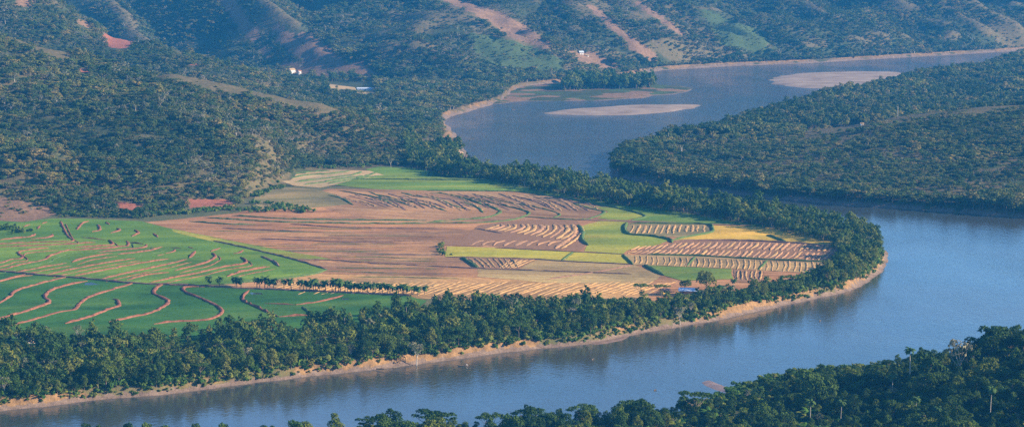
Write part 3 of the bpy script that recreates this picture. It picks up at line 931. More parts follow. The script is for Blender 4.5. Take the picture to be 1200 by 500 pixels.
GRASS_CURVES = [[(384, 228), (400, 232), (414, 240)], [(398, 223), (420, 227), (444, 232), (460, 239)], [(432, 224), (452, 232), (472, 238), (484, 241)], [(470, 225), (490, 230), (508, 231.5), (530, 240), (552, 246)],
                [(504, 226), (524, 227), (550, 234), (580, 244), (586, 248), (572, 254), (540, 257), (500, 260)], [(550, 231), (580, 238), (606, 244), (620, 249), (612, 254), (594, 258), (560, 260.6), (500, 260.8)],
                [(554, 227), (586, 235), (620, 241), (644, 246), (656, 251), (648, 255)], [(672, 238), (692, 244), (708, 248), (696, 254), (676, 257), (612, 253.5)], [(440, 227), (470, 234), (500, 240), (524, 247)], [(540, 236), (560, 243), (566, 249)]]
for b in GRASS_CURVES:
    ribbon("grass_bund", b, RND.uniform(1.8, 2.8), RND.uniform(0.45, 0.8), M['bund_grass'], plough, wob=0.45)
for k in range(34):                                         # furrow ridges between the grass bunds
    u0 = 392 + 8 * k + RND.uniform(-2, 2)
    ribbon("furrow_ridge", [(u0, 229 + RND.uniform(-3, 3)), (u0 + 26, 236 + RND.uniform(-2, 2)), (u0 + 44, 245 + RND.uniform(-3, 2))], RND.uniform(1.6, 2.8), RND.uniform(0.3, 0.6), M[('straw_pink', 'straw', 'bund_dark')[k % 3]], plough, wob=0.5)
for b in ([(272, 252), (340, 256), (440, 257.6), (500, 258)], [(240, 254.4), (280, 257), (340, 260), (440, 261.6), (500, 261.5)], [(222, 259), (262, 262), (300, 262.5)]):
    ribbon("grass_bund", b, 3.6, 0.8, M['bund_grass'], stub, wob=0.45)
for b in ([(500, 311), (560, 314), (612, 316), (740, 320.5)], [(340, 303.8), (386, 304.4), (440, 308), (500, 311)], [(260, 267), (300, 269), (380, 272)], [(298, 279), (340, 280.6), (400, 283), (470, 284)], [(556, 267), (572, 270), (588, 273)],
          [(742, 310), (700, 318), (640, 327)], [(340, 262), (400, 266), (520, 268)]):
    ribbon("earth_bund", b, 1.8, 0.7, M['bund_dark'], stub)
ribbon("grass_bund", [(500, 223.2), (600, 224.2), (640, 228.8), (670, 233.2), (700, 239), (722, 243.2), (756, 252.6), (740, 258)], 2.4, 0.9, M['bund_grass'], glong)
ribbon("grass_bund", [(412, 210.5), (440, 210), (540, 210.9), (590, 211.6)], 3.0, 1.2, M['bund_grass'], glong)
for b in ([(331, 210), (360, 205), (384, 203.6), (404, 201), (410, 200)], [(346, 213), (370, 210), (396, 207), (416, 204), (424, 201)], [(356, 216), (380, 213), (404, 209), (428, 206), (440, 202)], [(384, 215), (412, 210), (448, 205.4)], [(334, 205.5), (360, 201.5), (386, 199.8)]):
    ribbon("grass_bund", b, 3.6, 0.9, M['bund_grass'], tan, wob=0.45)
ribbon("grass_bund", [(735, 260.5), (732, 267.5), (737.5, 274), (765, 276.6), (785, 280.6), (787, 284)], 2.6, 1.2, M['bund_grass'], strp)
ribbon("grass_bund", [(736, 261.5), (780, 261.8), (827, 262.6), (835, 267.5), (832, 272.4), (802, 278), (788, 281)], 2.4, 1.1, M['bund_grass'], strp)
ribbon("grass_bund", [(899, 275), (910, 279), (922, 284)], 2.8, 1.2, M['bund_grass'], gld)
ribbon("earth_bund", [(788, 282.5), (812, 281.6), (870, 281.8), (932, 284.6), (984, 289.6)], 1.8, 0.9, M['bund_dark'], gld)
ribbon("grass_bund", [(757, 298.2), (820, 299.7), (895, 303.8), (976, 307)], 2.2, 1.0, M['bund_grass'], brow)
ribbon("grass_bund", [(730, 298), (735, 303), (742, 310)], 2.2, 1.0, M['bund_grass'], tanl)
ribbon("grass_bund", [(755, 310), (766, 316), (778, 322)], 3.4, 1.2, M['bund_grass'], grn)
ribbon("grass_bund", [(815, 300), (805, 311.6)], 1.8, 0.7, M['bund_grass'], tanl)
ribbon("grass_bund", [(899, 304.5), (889, 316)], 1.8, 0.7, M['bund_grass'], tanl)
ribbon("grass_bund", [(672, 294.6), (658, 305)], 1.6, 0.6, M['bund_grass'], yel)
ribbon("earth_bund", [(580, 290.3), (672, 294.7), (732, 297.6)], 1.6, 0.6, M['bund_dark'], yel)
ribbon("earth_bund", [(522, 300.8), (620, 303), (661, 305.6), (740, 309.4)], 1.6, 0.6, M['bund_dark'], yel)
ribbon("grass_bund", [(678, 263), (683, 271), (682, 280), (689, 287)], 3.0, 1.1, M['bund_grass'], lime)
ribbon("earth_bund", [(541, 301.4), (550, 307), (560, 314)], 2.6, 1.0, M['bund_grass'], chev)

# faint plough lines and wheel tracks across the harvested field
for k in range(60):
    v0 = RND.uniform(264, 324)
    a = RND.uniform(205 + max(0, v0 - 270) * 3.6, 430)
    b = min(a + RND.uniform(60, 210), 512 if 280 < v0 < 316 else 545)
    if b - a < 30:
        continue
    sl = RND.uniform(0.004, 0.022)
    ribbon("plough_line", [(a + (b - a) * t_, v0 + (b - a) * t_ * sl + RND.uniform(-.5, .5)) for t_ in (0, .25, .5, .75, 1)], RND.uniform(1.2, 2.6), RND.uniform(0.15, 0.4), M[('furrow', 'bund_dark', 'straw', 'bund_grass')[k % 4]], stub, wob=0.5, step=3.0)
# straw rows left by the harvest
for k in range(47):
    u0 = 318 + 9.4 * k
    ribbon("straw_row", [(u0, 345.5 + RND.uniform(-1.5, 1)), (u0 + 20, 338 + RND.uniform(-.4, .4)), (u0 + 44, 329.5 + RND.uniform(-1.5, 1.5))] if 338 < u0 else [(u0, 338), (u0 + 20, 333), (u0 + 36, 329)], 1.5, 0.4, M['straw'], gold_st)
for k in range(-4, 11):
    x = 470 + 38 * k
    e = min(1, max(0.35, 0.55 + 0.06 * k))
    path = [(x + 78, 62), (x + 92, 88), (x + 70, 118), (x + 20, 150)] if k < 9 else [(x + 50, 70), (x + 60, 95), (x + 45, 130), (x + 0, 165), (x - 60, 205)]
    ribbon("straw_row", [(500 + a / 5, 250 + 60 / 5 + (b - 60) / 5 * e) for a, b in path], 3.0, 0.6, M['straw_pink' if k % 3 == 0 else 'straw'], wavy)
for k in range(9):
    ribbon("straw_row", [(552 + 13 * k, 287.5), (556 + 13 * k, 284), (566 + 13 * k, 281.5)], 3.2, 0.4, M['straw_pink'], wavy)
for k in range(8):
    ribbon("straw_row", [(549 + 7 * k, 302.2), (556 + 6.6 * k, 307), (563 + 6.2 * k, 313.6)], 1.6, 0.5, M['straw'], chev)
for k in range(5):
    ribbon("straw_row", [(598 + 7 * k, 304), (592 + 5 * k, 309), (586 + 4 * k, 314)], 1.6, 0.5, M['straw'], chev)
for k in range(35):
    u0 = 740 + 7.0 * k
    a, b = max(283.4, 289 - 0.09 * (u0 - 734)) + 0.022 * max(0, u0 - 860), 298 + 0.034 * (u0 - 757)
    mid = (a + b) / 2
    for (p, q) in ((a, mid - 0.9), (mid + 0.5, b - 1.0)):
        ribbon("straw_row", [(u0 + 9 - (p - a) * 0.6, p), (u0 + 5 - (p - a) * 0.6, (p + q) / 2), (u0 - (p - a) * 0.6, q)], 2.3, 0.5, M['straw_pink' if k % 4 else 'straw'], brow)
for k in range(34):
    u0 = 744 + 6.7 * k
    ribbon("straw_row", [(u0, 299.5 + 0.036 * (u0 - 757)), (u0 + 1, 305 + 0.04 * (u0 - 757)), (u0 - 1, 309.6 + 0.048 * (u0 - 757))], 1.4, 0.4, M['straw'], tanl)
for k in range(13):
    u0 = 743 + 6.9 * k
    ribbon("straw_row", [(u0, 263.2), (u0 - 1.5, 268), (u0 - 5 + 0.3 * k, 273.5 if k < 8 else 271.5)], 1.9, 0.5, M['straw'], strp)
for k in range(6):
    ribbon("straw_row", [(864 + 5.6 * k, 316.5), (864 + 5.4 * k, 322), (865 + 5.2 * k, 328)], 1.3, 0.5, M['straw'], tanr)

# standing water in the paddies
for pts, lb in (([(99, 331.5), (106, 330.6), (113, 332.4), (118, 333), (106, 333.6), (99, 333.4)], "pale sheet of water in the deep green paddies"),
                ([(293, 342.4), (306, 342.8), (308, 344.6), (294, 344.6)], "thin sheet of water under the palm row"), ([(400, 349), (408, 349.4), (409, 350.6), (401, 350.8)], "tiny pool at the end of an earth bund")):
    field("paddy_water", pts, M['water'], lb, 0.2)

# ------------------------------------------------------------------ vegetation: shapes
def unit(n, r):
    d = r.normal(size=(n, 3))
    return d / np.linalg.norm(d, axis=1, keepdims=True)


def leaf_quads(c, nrm, size, r, aspect=0.62):
    n = len(c)
    t = np.cross(nrm, unit(n, r))
    t /= np.linalg.norm(t, axis=1, keepdims=True) + 1e-9
    b = np.cross(nrm, t)
    s = (size * r.uniform(0.65, 1.35, n))[:, None]
    fold = nrm * s * 0.25
    return np.stack([c + t * s, c + b * s * aspect - fold, c - t * s, c - b * s * aspect - fold], 1)


def crown_quads(lobes, n, size, r, low=-0.45, jitter=0.75):
    C = np.array([l[0] for l in lobes], float)
    Rr = np.array([l[1] for l in lobes], float)
    w = (Rr[:, 0] * Rr[:, 2]) ** 0.9
    k = r.choice(len(lobes), int(n * 1.7), p=w / w.sum())
    d = unit(len(k), r)
    d[:, 2] = np.where(d[:, 2] < low, -d[:, 2], d[:, 2])
    rad = r.uniform(0.62, 1.06, len(k))[:, None]
    P = C[k] + d * Rr[k] * rad
    ins = np.zeros(len(k), bool)
    for j in range(len(lobes)):
        q = np.linalg.norm((P - C[j]) / Rr[j], axis=1)
        ins |= (q < 0.72) & (k != j)
    P, d = P[~ins][:n], d[~ins][:n]
    nr = d + unit(len(P), r) * jitter
    nr /= np.linalg.norm(nr, axis=1, keepdims=True)
    return leaf_quads(P, nr, size, r)


def lobes_round(r, R=3.9, zc=7.2, H=3.6, n=8):
    L = [((0, 0, zc), (R * 0.62, R * 0.62, H * 0.7))]
    for i in range(n):
        a = 2 * math.pi * i / n + r.uniform(-.3, .3)
        q = r.uniform(0.42, 0.72) * R
        s = r.uniform(0.32, 0.52) * R
        L.append(((q * math.cos(a), q * math.sin(a), zc + r.uniform(-0.5, 0.65) * H), (s, s, s * r.uniform(0.7, 1.0))))
    return L


def lobes_tall(r, R=3.0, z0=4.0, z1=13.0, n=9):
    L = []
    for i in range(n):
        t = (i + 0.5) / n
        a = i * 2.4 + r.uniform(-.4, .4)
        rr = R * math.sin(math.pi * (0.2 + 0.72 * t))
        s = rr * r.uniform(0.5, 0.75) + 0.3
        L.append(((0.55 * rr * math.cos(a), 0.55 * rr * math.sin(a), z0 + (z1 - z0) * t), (s, s, s * r.uniform(.8, 1.2))))
    return L


def lobes_umbrella(r, R=6.0, z=9.3, n=11):
    L = []
    for i in range(n):
        a = 2.4 * i
        q = R * math.sqrt((i + 0.4) / n) * r.uniform(.85, 1.05)
        s = r.uniform(1.3, 2.1)
        L.append(((q * math.cos(a), q * math.sin(a), z - 0.035 * q * q + r.uniform(-.4, .5)), (s, s, s * 0.42)))
    return L


def trunk_mb(lobes, r, h, rad, limbs, n=6, mb=None, mi=0):
    mb = mb or MB()
    lean = r.uniform(-0.35, 0.35, 2)
    top = (lean[0], lean[1], h)
    mb.tube([(0, 0, -0.8), (lean[0] * .3, lean[1] * .3, h * 0.45), top], [rad * 1.25, rad * 0.85, rad * 0.62], n, mi)
    for i in r.choice(len(lobes), min(limbs, len(lobes)), replace=False):
        c = lobes[i][0]
        z0 = h * r.uniform(0.7, 0.98)
        a = (lean[0] * z0 / h, lean[1] * z0 / h, z0)
        if c[2] < z0 + 0.3:
            z0 = max(h * 0.5, c[2] - 1.5)
            a = (lean[0] * z0 / h, lean[1] * z0 / h, z0)
        m = (a[0] * .4 + c[0] * .6, a[1] * .4 + c[1] * .6, a[2] * .55 + c[2] * .45)
        mb.tube([a, m, c], [rad * 0.5, rad * 0.34, rad * 0.14], max(4, n - 2), mi)
    return mb


def make_kind(kind, seed, detail):
    """-> (crown quads, trunk MB, crown material key, trunk material key)"""
    r = np.random.default_rng(seed)
    near = detail == 'near'
    if kind == 'round':
        L = lobes_round(r, r.uniform(3.8, 5.2), r.uniform(6.2, 7.6), r.uniform(3.0, 4.0), int(r.integers(8, 12)))
        q = crown_quads(L, 950 if near else 220, 0.40 if near else 0.80, r)
        t = trunk_mb(L, r, 5.0, 0.26, 5 if near else 2, 6 if near else 4)
    elif kind == 'tall':
        L = lobes_tall(r, r.uniform(2.7, 3.5), r.uniform(2.5, 4.5), r.uniform(12, 14.5))
        q = crown_quads(L, 950 if near else 220, 0.40 if near else 0.75, r)
        t = trunk_mb(L, r, 8.0, 0.24, 4 if near else 1, 6 if near else 4)
    elif kind == 'umbrella':
        L = lobes_umbrella(r, r.uniform(5, 6.6), r.uniform(8.6, 10.5))
        q = crown_quads(L, 800 if near else 200, 0.38 if near else 0.72, r, -0.2)
        t = trunk_mb(L, r, 6.4, 0.28, 7 if near else 3, 6 if near else 4)
    elif kind == 'pale':
        L = lobes_round(r, r.uniform(3.0, 3.8), 7.4, 3.2, 9)
        q = crown_quads(L, 200 if near else 70, 0.42 if near else 0.8, r)
        t = trunk_mb(L, r, 5.2, 0.26, 9 if near else 4, 5 if near else 4)
    elif kind == 'shrub':
        L = lobes_round(r, r.uniform(1.6, 2.6), 1.2, 1.5, 5)
        q = crown_quads(L, 150 if near else 60, 0.45 if near else 0.75, r, -0.1)
        t = MB()
    return q, t, L


def palm_parts(seed, h=9.0, fr=3.1, n=17):
    r = np.random.default_rng(seed)
    lx, ly = r.uniform(-.9, .9, 2)
    t = MB()
    t.tube([(0, 0, -0.6), (lx * .25, ly * .25, h * .35), (lx * .6, ly * .6, h * .7), (lx, ly, h)], [0.24, 0.17, 0.14, 0.13], 6)
    c = MB()
    for i in range(n):
        a = 2.399 * i
        el = r.uniform(0.15, 1.15) if i > n // 3 else r.uniform(-0.5, 0.35)
        d = np.array((math.cos(a), math.sin(a), 0))
        side = np.array((-math.sin(a), math.cos(a), 0))
        p = np.array((lx, ly, h))
        e = el
        last = None
        for k in range(6):
            f = k / 5
            wd = 0.62 * math.sin(math.pi * (0.12 + 0.85 * f)) + 0.03
            drop = np.array((0, 0, -0.55 * wd))
            cur = (p - side * wd + drop, p.copy(), p + side * wd + drop)
            if last is not None:
                c.face([last[0], last[1], cur[1], cur[0]])
                c.face([last[1], last[2], cur[2], cur[1]])
            last = cur
            p = p + (d * math.cos(e) + np.array((0, 0, math.sin(e)))) * fr / 5
            e -= 0.42
    return t, c


def banana_parts(seed):
    r = np.random.default_rng(seed)
    t = MB()
    t.tube([(0, 0, -0.4), (0, 0, 1.2), (0.05, 0, 2.3)], [0.17, 0.14, 0.09], 6)
    c = MB()
    for i in range(8):
        a = 2.4 * i + r.uniform(-.3, .3)
        d = np.array((math.cos(a), math.sin(a), 0))
        side = np.array((-math.sin(a), math.cos(a), 0))
        p = np.array((0, 0, 2.0))
        e = r.uniform(0.75, 1.35)
        last = None
        for k in range(6):
            f = k / 5
            wd = 0.42 * math.sin(math.pi * (0.08 + 0.88 * f)) + 0.02
            cur = (p - side * wd - np.array((0, 0, 0.25 * wd)), p.copy(), p + side * wd - np.array((0, 0, 0.25 * wd)))
            if last is not None:
                c.face([last[0], last[1], cur[1], cur[0]])
                c.face([last[1], last[2], cur[2], cur[1]])
            last = cur
            p = p + (d * math.cos(e) + np.array((0, 0, math.sin(e)))) * 0.55
            e -= 0.34
    return t, c


# ---- sources for the uncountable woods (instanced, one object per wood)
def src_collection(name, items):
    """items: list of (mesh) -> an unlinked collection of objects, alphabetical"""
    c = bpy.data.collections.new(name)
    for i, me in enumerate(items):
        o = bpy.data.objects.new("%s_form_%02d" % (name, i), me)
        c.objects.link(o)
    return c


def joined(kind, seed, detail, leafm, barkm):
    q, t, L = make_kind(kind, seed, detail)
    mb = MB()
    mb.v, mb.f, mb.m = list(t.v), list(t.f), [1] * len(t.f)
    mb.quads(q, 0)
    return mb.mesh("wood_form", [leafm, barkm])


def palm_joined(seed, h):
    t, c = palm_parts(seed, h)
    mb = MB()
    mb.v = list(c.v)
    mb.f = list(c.f)
    mb.m = [0] * len(c.f)
    b = len(mb.v)
    mb.v += t.v
    mb.f += [tuple(b + i for i in f) for f in t.f]
    mb.m += [1] * len(t.f)
    return mb.mesh("wood_form", [M['leaf_palm'], M['bark_pale']])


LUSH = src_collection("lush", [joined('round', 1, 'mid', M['leaf_lush'], M['bark']), joined('round', 2, 'mid', M['leaf_lush'], M['bark']), joined('tall', 3, 'mid', M['leaf_lush'], M['bark']), joined('tall', 4, 'mid', M['leaf_lush'], M['bark']),
                               joined('umbrella', 5, 'mid', M['leaf_lush'], M['bark']), joined('pale', 6, 'mid', M['leaf_pale'], M['bark_pale']), joined('shrub', 7, 'mid', M['leaf_shrub'], M['bark']), joined('shrub', 8, 'mid', M['leaf_shrub'], M['bark'])])
DRY = src_collection("dry", [joined('round', 11, 'mid', M['leaf_dry'], M['bark']), joined('round', 12, 'mid', M['leaf_dry'], M['bark']), joined('tall', 13, 'mid', M['leaf_dry'], M['bark']), joined('round', 14, 'mid', M['leaf_dry'], M['bark']),
                             joined('umbrella', 15, 'mid', M['leaf_dry'], M['bark']), joined('pale', 16, 'mid', M['leaf_pale'], M['bark_pale']), joined('shrub', 17, 'mid', M['leaf_dry'], M['bark']), joined('shrub', 18, 'mid', M['leaf_dry'], M['bark'])])
FORE = src_collection("fore", [joined('round', 1, 'near', M['leaf_front'], M['bark']), joined('round', 22, 'near', M['leaf_front'], M['bark']), joined('tall', 23, 'near', M['leaf_front'], M['bark']), joined('tall', 24, 'near', M['leaf_front'], M['bark']),
                               joined('umbrella', 25, 'near', M['leaf_front'], M['bark']), joined('pale', 26, 'near', M['leaf_pale'], M['bark_pale']), joined('shrub', 27, 'near', M['leaf_banana'], M['bark']), joined('shrub', 28, 'near', M['leaf_shrub'], M['bark'])])


def scatter(name, P, scl, vid, coll, label, wide=1.0, tall=1.0):
    """one object of many trees: geometry nodes put a form from `coll` on every point"""
    n = len(P)
    me = bpy.data.meshes.new(name)
    me.vertices.add(n)
    me.vertices.foreach_set("co", np.asarray(P, np.float32).ravel())
    for k, ty, a in (("scl", 'FLOAT', scl), ("rz", 'FLOAT', rng.uniform(0, 6.28, n))):
        at = me.attributes.new(k, ty, 'POINT')
        at.data.foreach_set("value", np.asarray(a, np.float32))
    at = me.attributes.new("vid", 'INT', 'POINT')
    at.data.foreach_set("value", np.asarray(vid, np.int32))
    me.update()
    o = link(bpy.data.objects.new(name, me))
    ng = bpy.data.node_groups.new(name + "_nodes", 'GeometryNodeTree')
    ng.interface.new_socket("Geometry", in_out='INPUT', socket_type='NodeSocketGeometry')
    ng.interface.new_socket("Geometry", in_out='OUTPUT', socket_type='NodeSocketGeometry')
    gi, go = ng.nodes.new("NodeGroupInput"), ng.nodes.new("NodeGroupOutput")
    iop = ng.nodes.new("GeometryNodeInstanceOnPoints")
    ci = ng.nodes.new("GeometryNodeCollectionInfo")
    ci.inputs["Collection"].default_value = coll
    ci.inputs["Separate Children"].default_value = True
    ci.inputs["Reset Children"].default_value = True

    def na(nm, ty):
        a = ng.nodes.new("GeometryNodeInputNamedAttribute")
        a.data_type = ty
        a.inputs["Name"].default_value = nm
        return a.outputs["Attribute"]
    cx = ng.nodes.new("ShaderNodeCombineXYZ")
    L = ng.links.new
    L(na("rz", 'FLOAT'), cx.inputs[2])
    e2r = ng.nodes.new("FunctionNodeEulerToRotation")
    L(cx.outputs[0], e2r.inputs[0])
    L(gi.outputs[0], iop.inputs["Points"])
    L(ci.outputs[0], iop.inputs["Instance"])
    iop.inputs["Pick Instance"].default_value = True
    L(na("vid", 'INT'), iop.inputs["Instance Index"])
    L(e2r.outputs[0], iop.inputs["Rotation"])
    cs = ng.nodes.new("ShaderNodeCombineXYZ")
    s = na("scl", 'FLOAT')
    for i in range(3):
        mu = ng.nodes.new("ShaderNodeMath")
        mu.operation = 'MULTIPLY'
        L(s, mu.inputs[0])
        mu.inputs[1].default_value = tall if i == 2 else wide
        L(mu.outputs[0], cs.inputs[i])
    L(cs.outputs[0], iop.inputs["Scale"])
    L(iop.outputs[0], go.inputs[0])
    md_ = o.modifiers.new("trees", 'NODES')
    md_.node_group = ng
    tag(o, label, kind='stuff')
    return o


def jgrid(x0, x1, y0, y1, s):
    nx, ny = int((x1 - x0) / s), int((y1 - y0) / s)
    X, Y = np.meshgrid(x0 + s * np.arange(nx), y0 + s * np.arange(ny))
    X = X + s * 0.5 * (np.arange(ny) % 2)[:, None]
    X = X.ravel() + rng.uniform(-.42, .42, X.size) * s
    Y = Y.ravel() + rng.uniform(-.42, .42, Y.size) * s
    return X, Y


def in_frame(x, y, z, mu=90, mv=70):
    u, v = project(x, y, z)
    return (u > -mu) & (u < 1200 + mu) & (v > -mv) & (v < 500 + mv)


def pick(n, probs):
    return rng.choice(len(probs), n, p=np.array(probs) / sum(probs))


# ---- woods on the flood plain shore
WOOD_BACK = [(-200, 399), (0, 397), (60, 398), (120, 399), (200, 397), (300, 393), (360, 389), (400, 382), (440, 375), (475, 368), (500, 364), (560, 366), (640, 364), (700, 364), (740, 365), (780, 360), (830, 354), (900, 346), (950, 336),
             (975, 326), (985, 312), (985, 297), (972, 286), (940, 278), (880, 264), (800, 250), (720, 240), (640, 227), (590, 215), (555, 209), (515, 206), (500, 200), (480, 196)]
WOOD = GP(SHORE_MAIN[1:43]) + GP([(520, 165), (470, 180)]) + GP(WOOD_BACK[::-1], ZL)
X, Y = jgrid(-420, 320, 1050, 2420, 4.5)
k = in_poly(WOOD, X, Y)
X, Y = X[k], Y[k]
Z = h_main(X, Y)
SD = sdf(MAIN, X, Y)
u_, v_ = project(X, Y, Z)
yard = ((u_ > 776) & (u_ < 826) & (v_ > 336) & (v_ < 352)) | ((u_ > 738) & (u_ < 860) & (v_ < 352) & (v_ > 330) & (SD > 45))
k = in_frame(X, Y, Z) & (Z > 3.2) & ~yard
X, Y, Z, SD, u_ = X[k], Y[k], Z[k], SD[k], u_[k]
patch = fbm(X, Y, 32, 3, 77)
big = fbm(X, Y, 16, 2, 78)
S = 0.53 + 0.70 * (big - 0.3) + rng.uniform(-.16, .20, len(X)) + 0.25 * (rng.random(len(X)) > 0.93)
S *= np.where((patch > 0.56) & (SD > 25) & (u_ < 420), 0.55, 1.0)
S = np.clip(S, 0.38, 1.3)
keep = rng.random(len(X)) < np.where(S < 0.5, 0.75, 0.93)
X, Y, Z, SD, S = X[keep], Y[keep], Z[keep], SD[keep], S[keep]
near_wood = dict(X=X, Y=Y, Z=Z, SD=SD, S=S)

# ---- trees of the foreground slope
X, Y = jgrid(-330, 430, 930, 1290, 5.6)
Z = h_front(X, Y)
SDf = sdf(FRONT, X, Y)
k = in_frame(X, Y, Z + 8, 60, 40) & (SDf > 5) & (Z > 1.2)
X, Y, Z, SDf = X[k], Y[k], Z[k], SDf[k]
S = np.clip(0.50 + 1.0 * (fbm(X, Y, 18, 2, 31) - 0.25) + rng.uniform(-.18, .2, len(X)), 0.38, 1.35)
S *= np.interp(X, [-100, 20, 90, 160], [1.3, 1.1, 0.84, 0.92])
SKY_U, SKY_V = zip(*[(-100, 512), (340, 498), (400, 493), (480, 488), (560, 490), (640, 485), (700, 481), (760, 475), (800, 470), (850, 466), (880, 453), (935, 440), (960, 434), (1000, 433), (1060, 423), (1100, 407), (1140, 398), (1165, 386), (1200, 381), (1300, 370)])
u_, v_ = project(X, Y, Z + 8)
vs = np.interp(u_, SKY_U, SKY_V) + rng.uniform(-4, 10, len(X))
room = (CAM_H - (vs - VHOR) / FPX * Y) - Z                     # height that keeps the wood's outline as low as it stands
S = np.minimum(S, room / 10.8)
k = S > 0.26
X, Y, Z, SDf, S = X[k], Y[k], Z[k], SDf[k], S[k]
front_wood = dict(X=X, Y=Y, Z=Z, SD=SDf, S=S)

# ---- countable trees: the nearest and largest of both woods stand as things of their own
KINDS = {}
for i, (kd, lm, bm) in enumerate([('round', 'leaf_lush', 'bark'), ('round', 'leaf_lush', 'bark'), ('tall', 'leaf_lush', 'bark'), ('tall', 'leaf_lush', 'bark'), ('umbrella', 'leaf_lush', 'bark'), ('pale', 'leaf_pale', 'bark_pale'),
                                  ('round', 'leaf_front', 'bark'), ('round', 'leaf_front', 'bark'), ('tall', 'leaf_front', 'bark'), ('tall', 'leaf_front', 'bark'), ('umbrella', 'leaf_front', 'bark'), ('round', 'leaf_front', 'bark')]):
    q, t, L = make_kind(kd, 200 + i, 'near')
    mb = MB()
    mb.quads(q)
    KINDS[i] = (mb.mesh("crown", M[lm]), t.mesh("trunk", M[bm]))
pt, pc = palm_parts(300, 9.0)
PALM = (pc.mesh("crown", M['leaf_palm']), pt.mesh("trunk", M['bark_pale']))
pt, pc = palm_parts(301, 4.2, 3.0, 16)
PALM_LOW = (pc.mesh("crown", M['leaf_palm']), pt.mesh("trunk", M['bark']))
pt, pc = palm_parts(302, 13.0, 3.0, 18)
PALM_TALL = (pc.mesh("crown", M['leaf_palm']), pt.mesh("trunk", M['bark_pale']))
bt, bc = banana_parts(303)
BANANA = (bc.mesh("leaves", M['leaf_banana']), bt.mesh("stem", M['bark']))


def plant_tree(name, forms, loc, s, label, cat, group=None, rz=None, names=("crown", "trunk")):
    e = empty(name, loc, RND.uniform(0, 6.28) if rz is None else rz, s)
    for nm, me in zip(names, forms):
        link(bpy.data.objects.new(nm, me), e)
    return tag(e, label, cat, group)


def bank_label(u):
    for lim, where in ((70, "at the left edge of view"), (150, "near the leftmost earth slip"), (240, "by the tall bank cliff"), (330, "below the curling bund"),
                       (420, "below the start of the palm row"), (500, "above the bare earth slips"), (590, "beside the canoe"), (680, "near the bare trunk trees"),
                       (760, "by the dark mud shelf"), (840, "below the metal roofed shed"), (920, "below the striped plots"), (2000, "at the tip of the river bend")):
        if u < lim:
            return "leafy green tree on the near bank " + where, "bank trees " + where
    return None


taken = []
W = near_wood
u_, v_ = project(W['X'], W['Y'], W['Z'])
vis = (u_ > 2) & (u_ < 1045) & (W['Y'] < 1720) & (W['SD'] < 60)
order = np.argsort(np.where(vis, W['SD'] + 0.02 * W['Y'] - 12 * W['S'], 1e9))[:185]
mask = np.ones(len(W['X']), bool)
for i in order:
    mask[i] = False
    lb, gp = bank_label(u_[i])
    kd = int(pick(1, [3, 3, 3, 3, 0.8, 0.35])[0])
    if kd == 5:
        lb, gp = lb.replace("leafy green", "pale"), "pale " + gp
    elif kd == 4:
        lb, gp = lb.replace("leafy green", "flat topped"), "flat topped " + gp
    size = "small" if W['S'][i] < 0.66 else "tall" if W['S'][i] > 0.88 else "middling"
    plant_tree("broadleaf_tree", KINDS[kd], (W['X'][i], W['Y'][i], W['Z'][i] - 0.3), W['S'][i] * RND.uniform(0.95, 1.12), size + " " + lb, "tree", size + " " + gp)
X, Y, Z, S, SD = (W[k][mask] for k in ('X', 'Y', 'Z', 'S', 'SD'))
vid = pick(len(X), [3, 3, 3, 3, 0.9, 0.7, 0.9, 0.9])
vid = np.where(S < 0.5, np.where(rng.random(len(X)) < 0.6, 6 + pick(len(X), [1, 1]), vid), vid)
nearm = Y < 1750
scatter("riverside_wood", np.stack([X, Y, Z - 0.3], 1)[nearm], S[nearm] * np.where(vid[nearm] > 5, 1.8, 1.0), vid[nearm], LUSH, "dense green wood behind the front trees of the river bank")
scatter("far_treeline", np.stack([X, Y, Z - 0.3], 1)[~nearm], S[~nearm] * np.where(vid[~nearm] > 5, 1.6, 1.05), vid[~nearm], LUSH, "dark line of trees between fields and far channel")

W = front_wood
u_, v_ = project(W['X'], W['Y'], W['Z'] + 9)
vis = (u_ > 300) & (u_ < 1200) & (v_ < 505)
order = np.argsort(np.where(vis, -W['S'] * 30 + np.abs(v_ - 470) * 0.12, 1e9))[:115]
mask = np.ones(len(W['X']), bool)
for i in order:
    mask[i] = False
    kd = 6 + int(pick(1, [3, 3, 2.5, 2.5, 2.2, 3])[0])
    uu = u_[i]
    where = ("at the bottom edge, below open water" if uu < 640 else "below the thin mud bar" if uu < 880 else "below the bare orange shore" if uu < 1000 else "on the rise around the lone palm" if uu < 1110 else "on the highest part of the near slope")
    size = "small" if W['S'][i] < 0.8 else "tall" if W['S'][i] > 0.95 else "middling"
    form = {10: "flat topped", 8: "slender", 9: "slender"}.get(kd, "round crowned")
    depth = "by the waterside" if W['SD'][i] < 35 else "up the slope"
    lb = "%s %s tree %s %s" % (size, form, depth, where)
    plant_tree("broadleaf_tree", KINDS[kd], (W['X'][i], W['Y'][i], W['Z'][i] - 0.3), W['S'][i] * RND.uniform(1.0, 1.15), lb, "tree", "%s %s foreground trees %s %s" % (size, form, depth, where))
X, Y, Z, S = (W[k][mask] for k in ('X', 'Y', 'Z', 'S'))
vid = pick(len(X), [3, 3, 2.4, 2.4, 0.8, 0.3, 1.6, 1.2])
scatter("foreground_wood", np.stack([X, Y, Z - 0.3], 1), S * np.where(vid > 5, 1.5, 1.0), vid, FORE, "thick dark green wood covering the near slope")
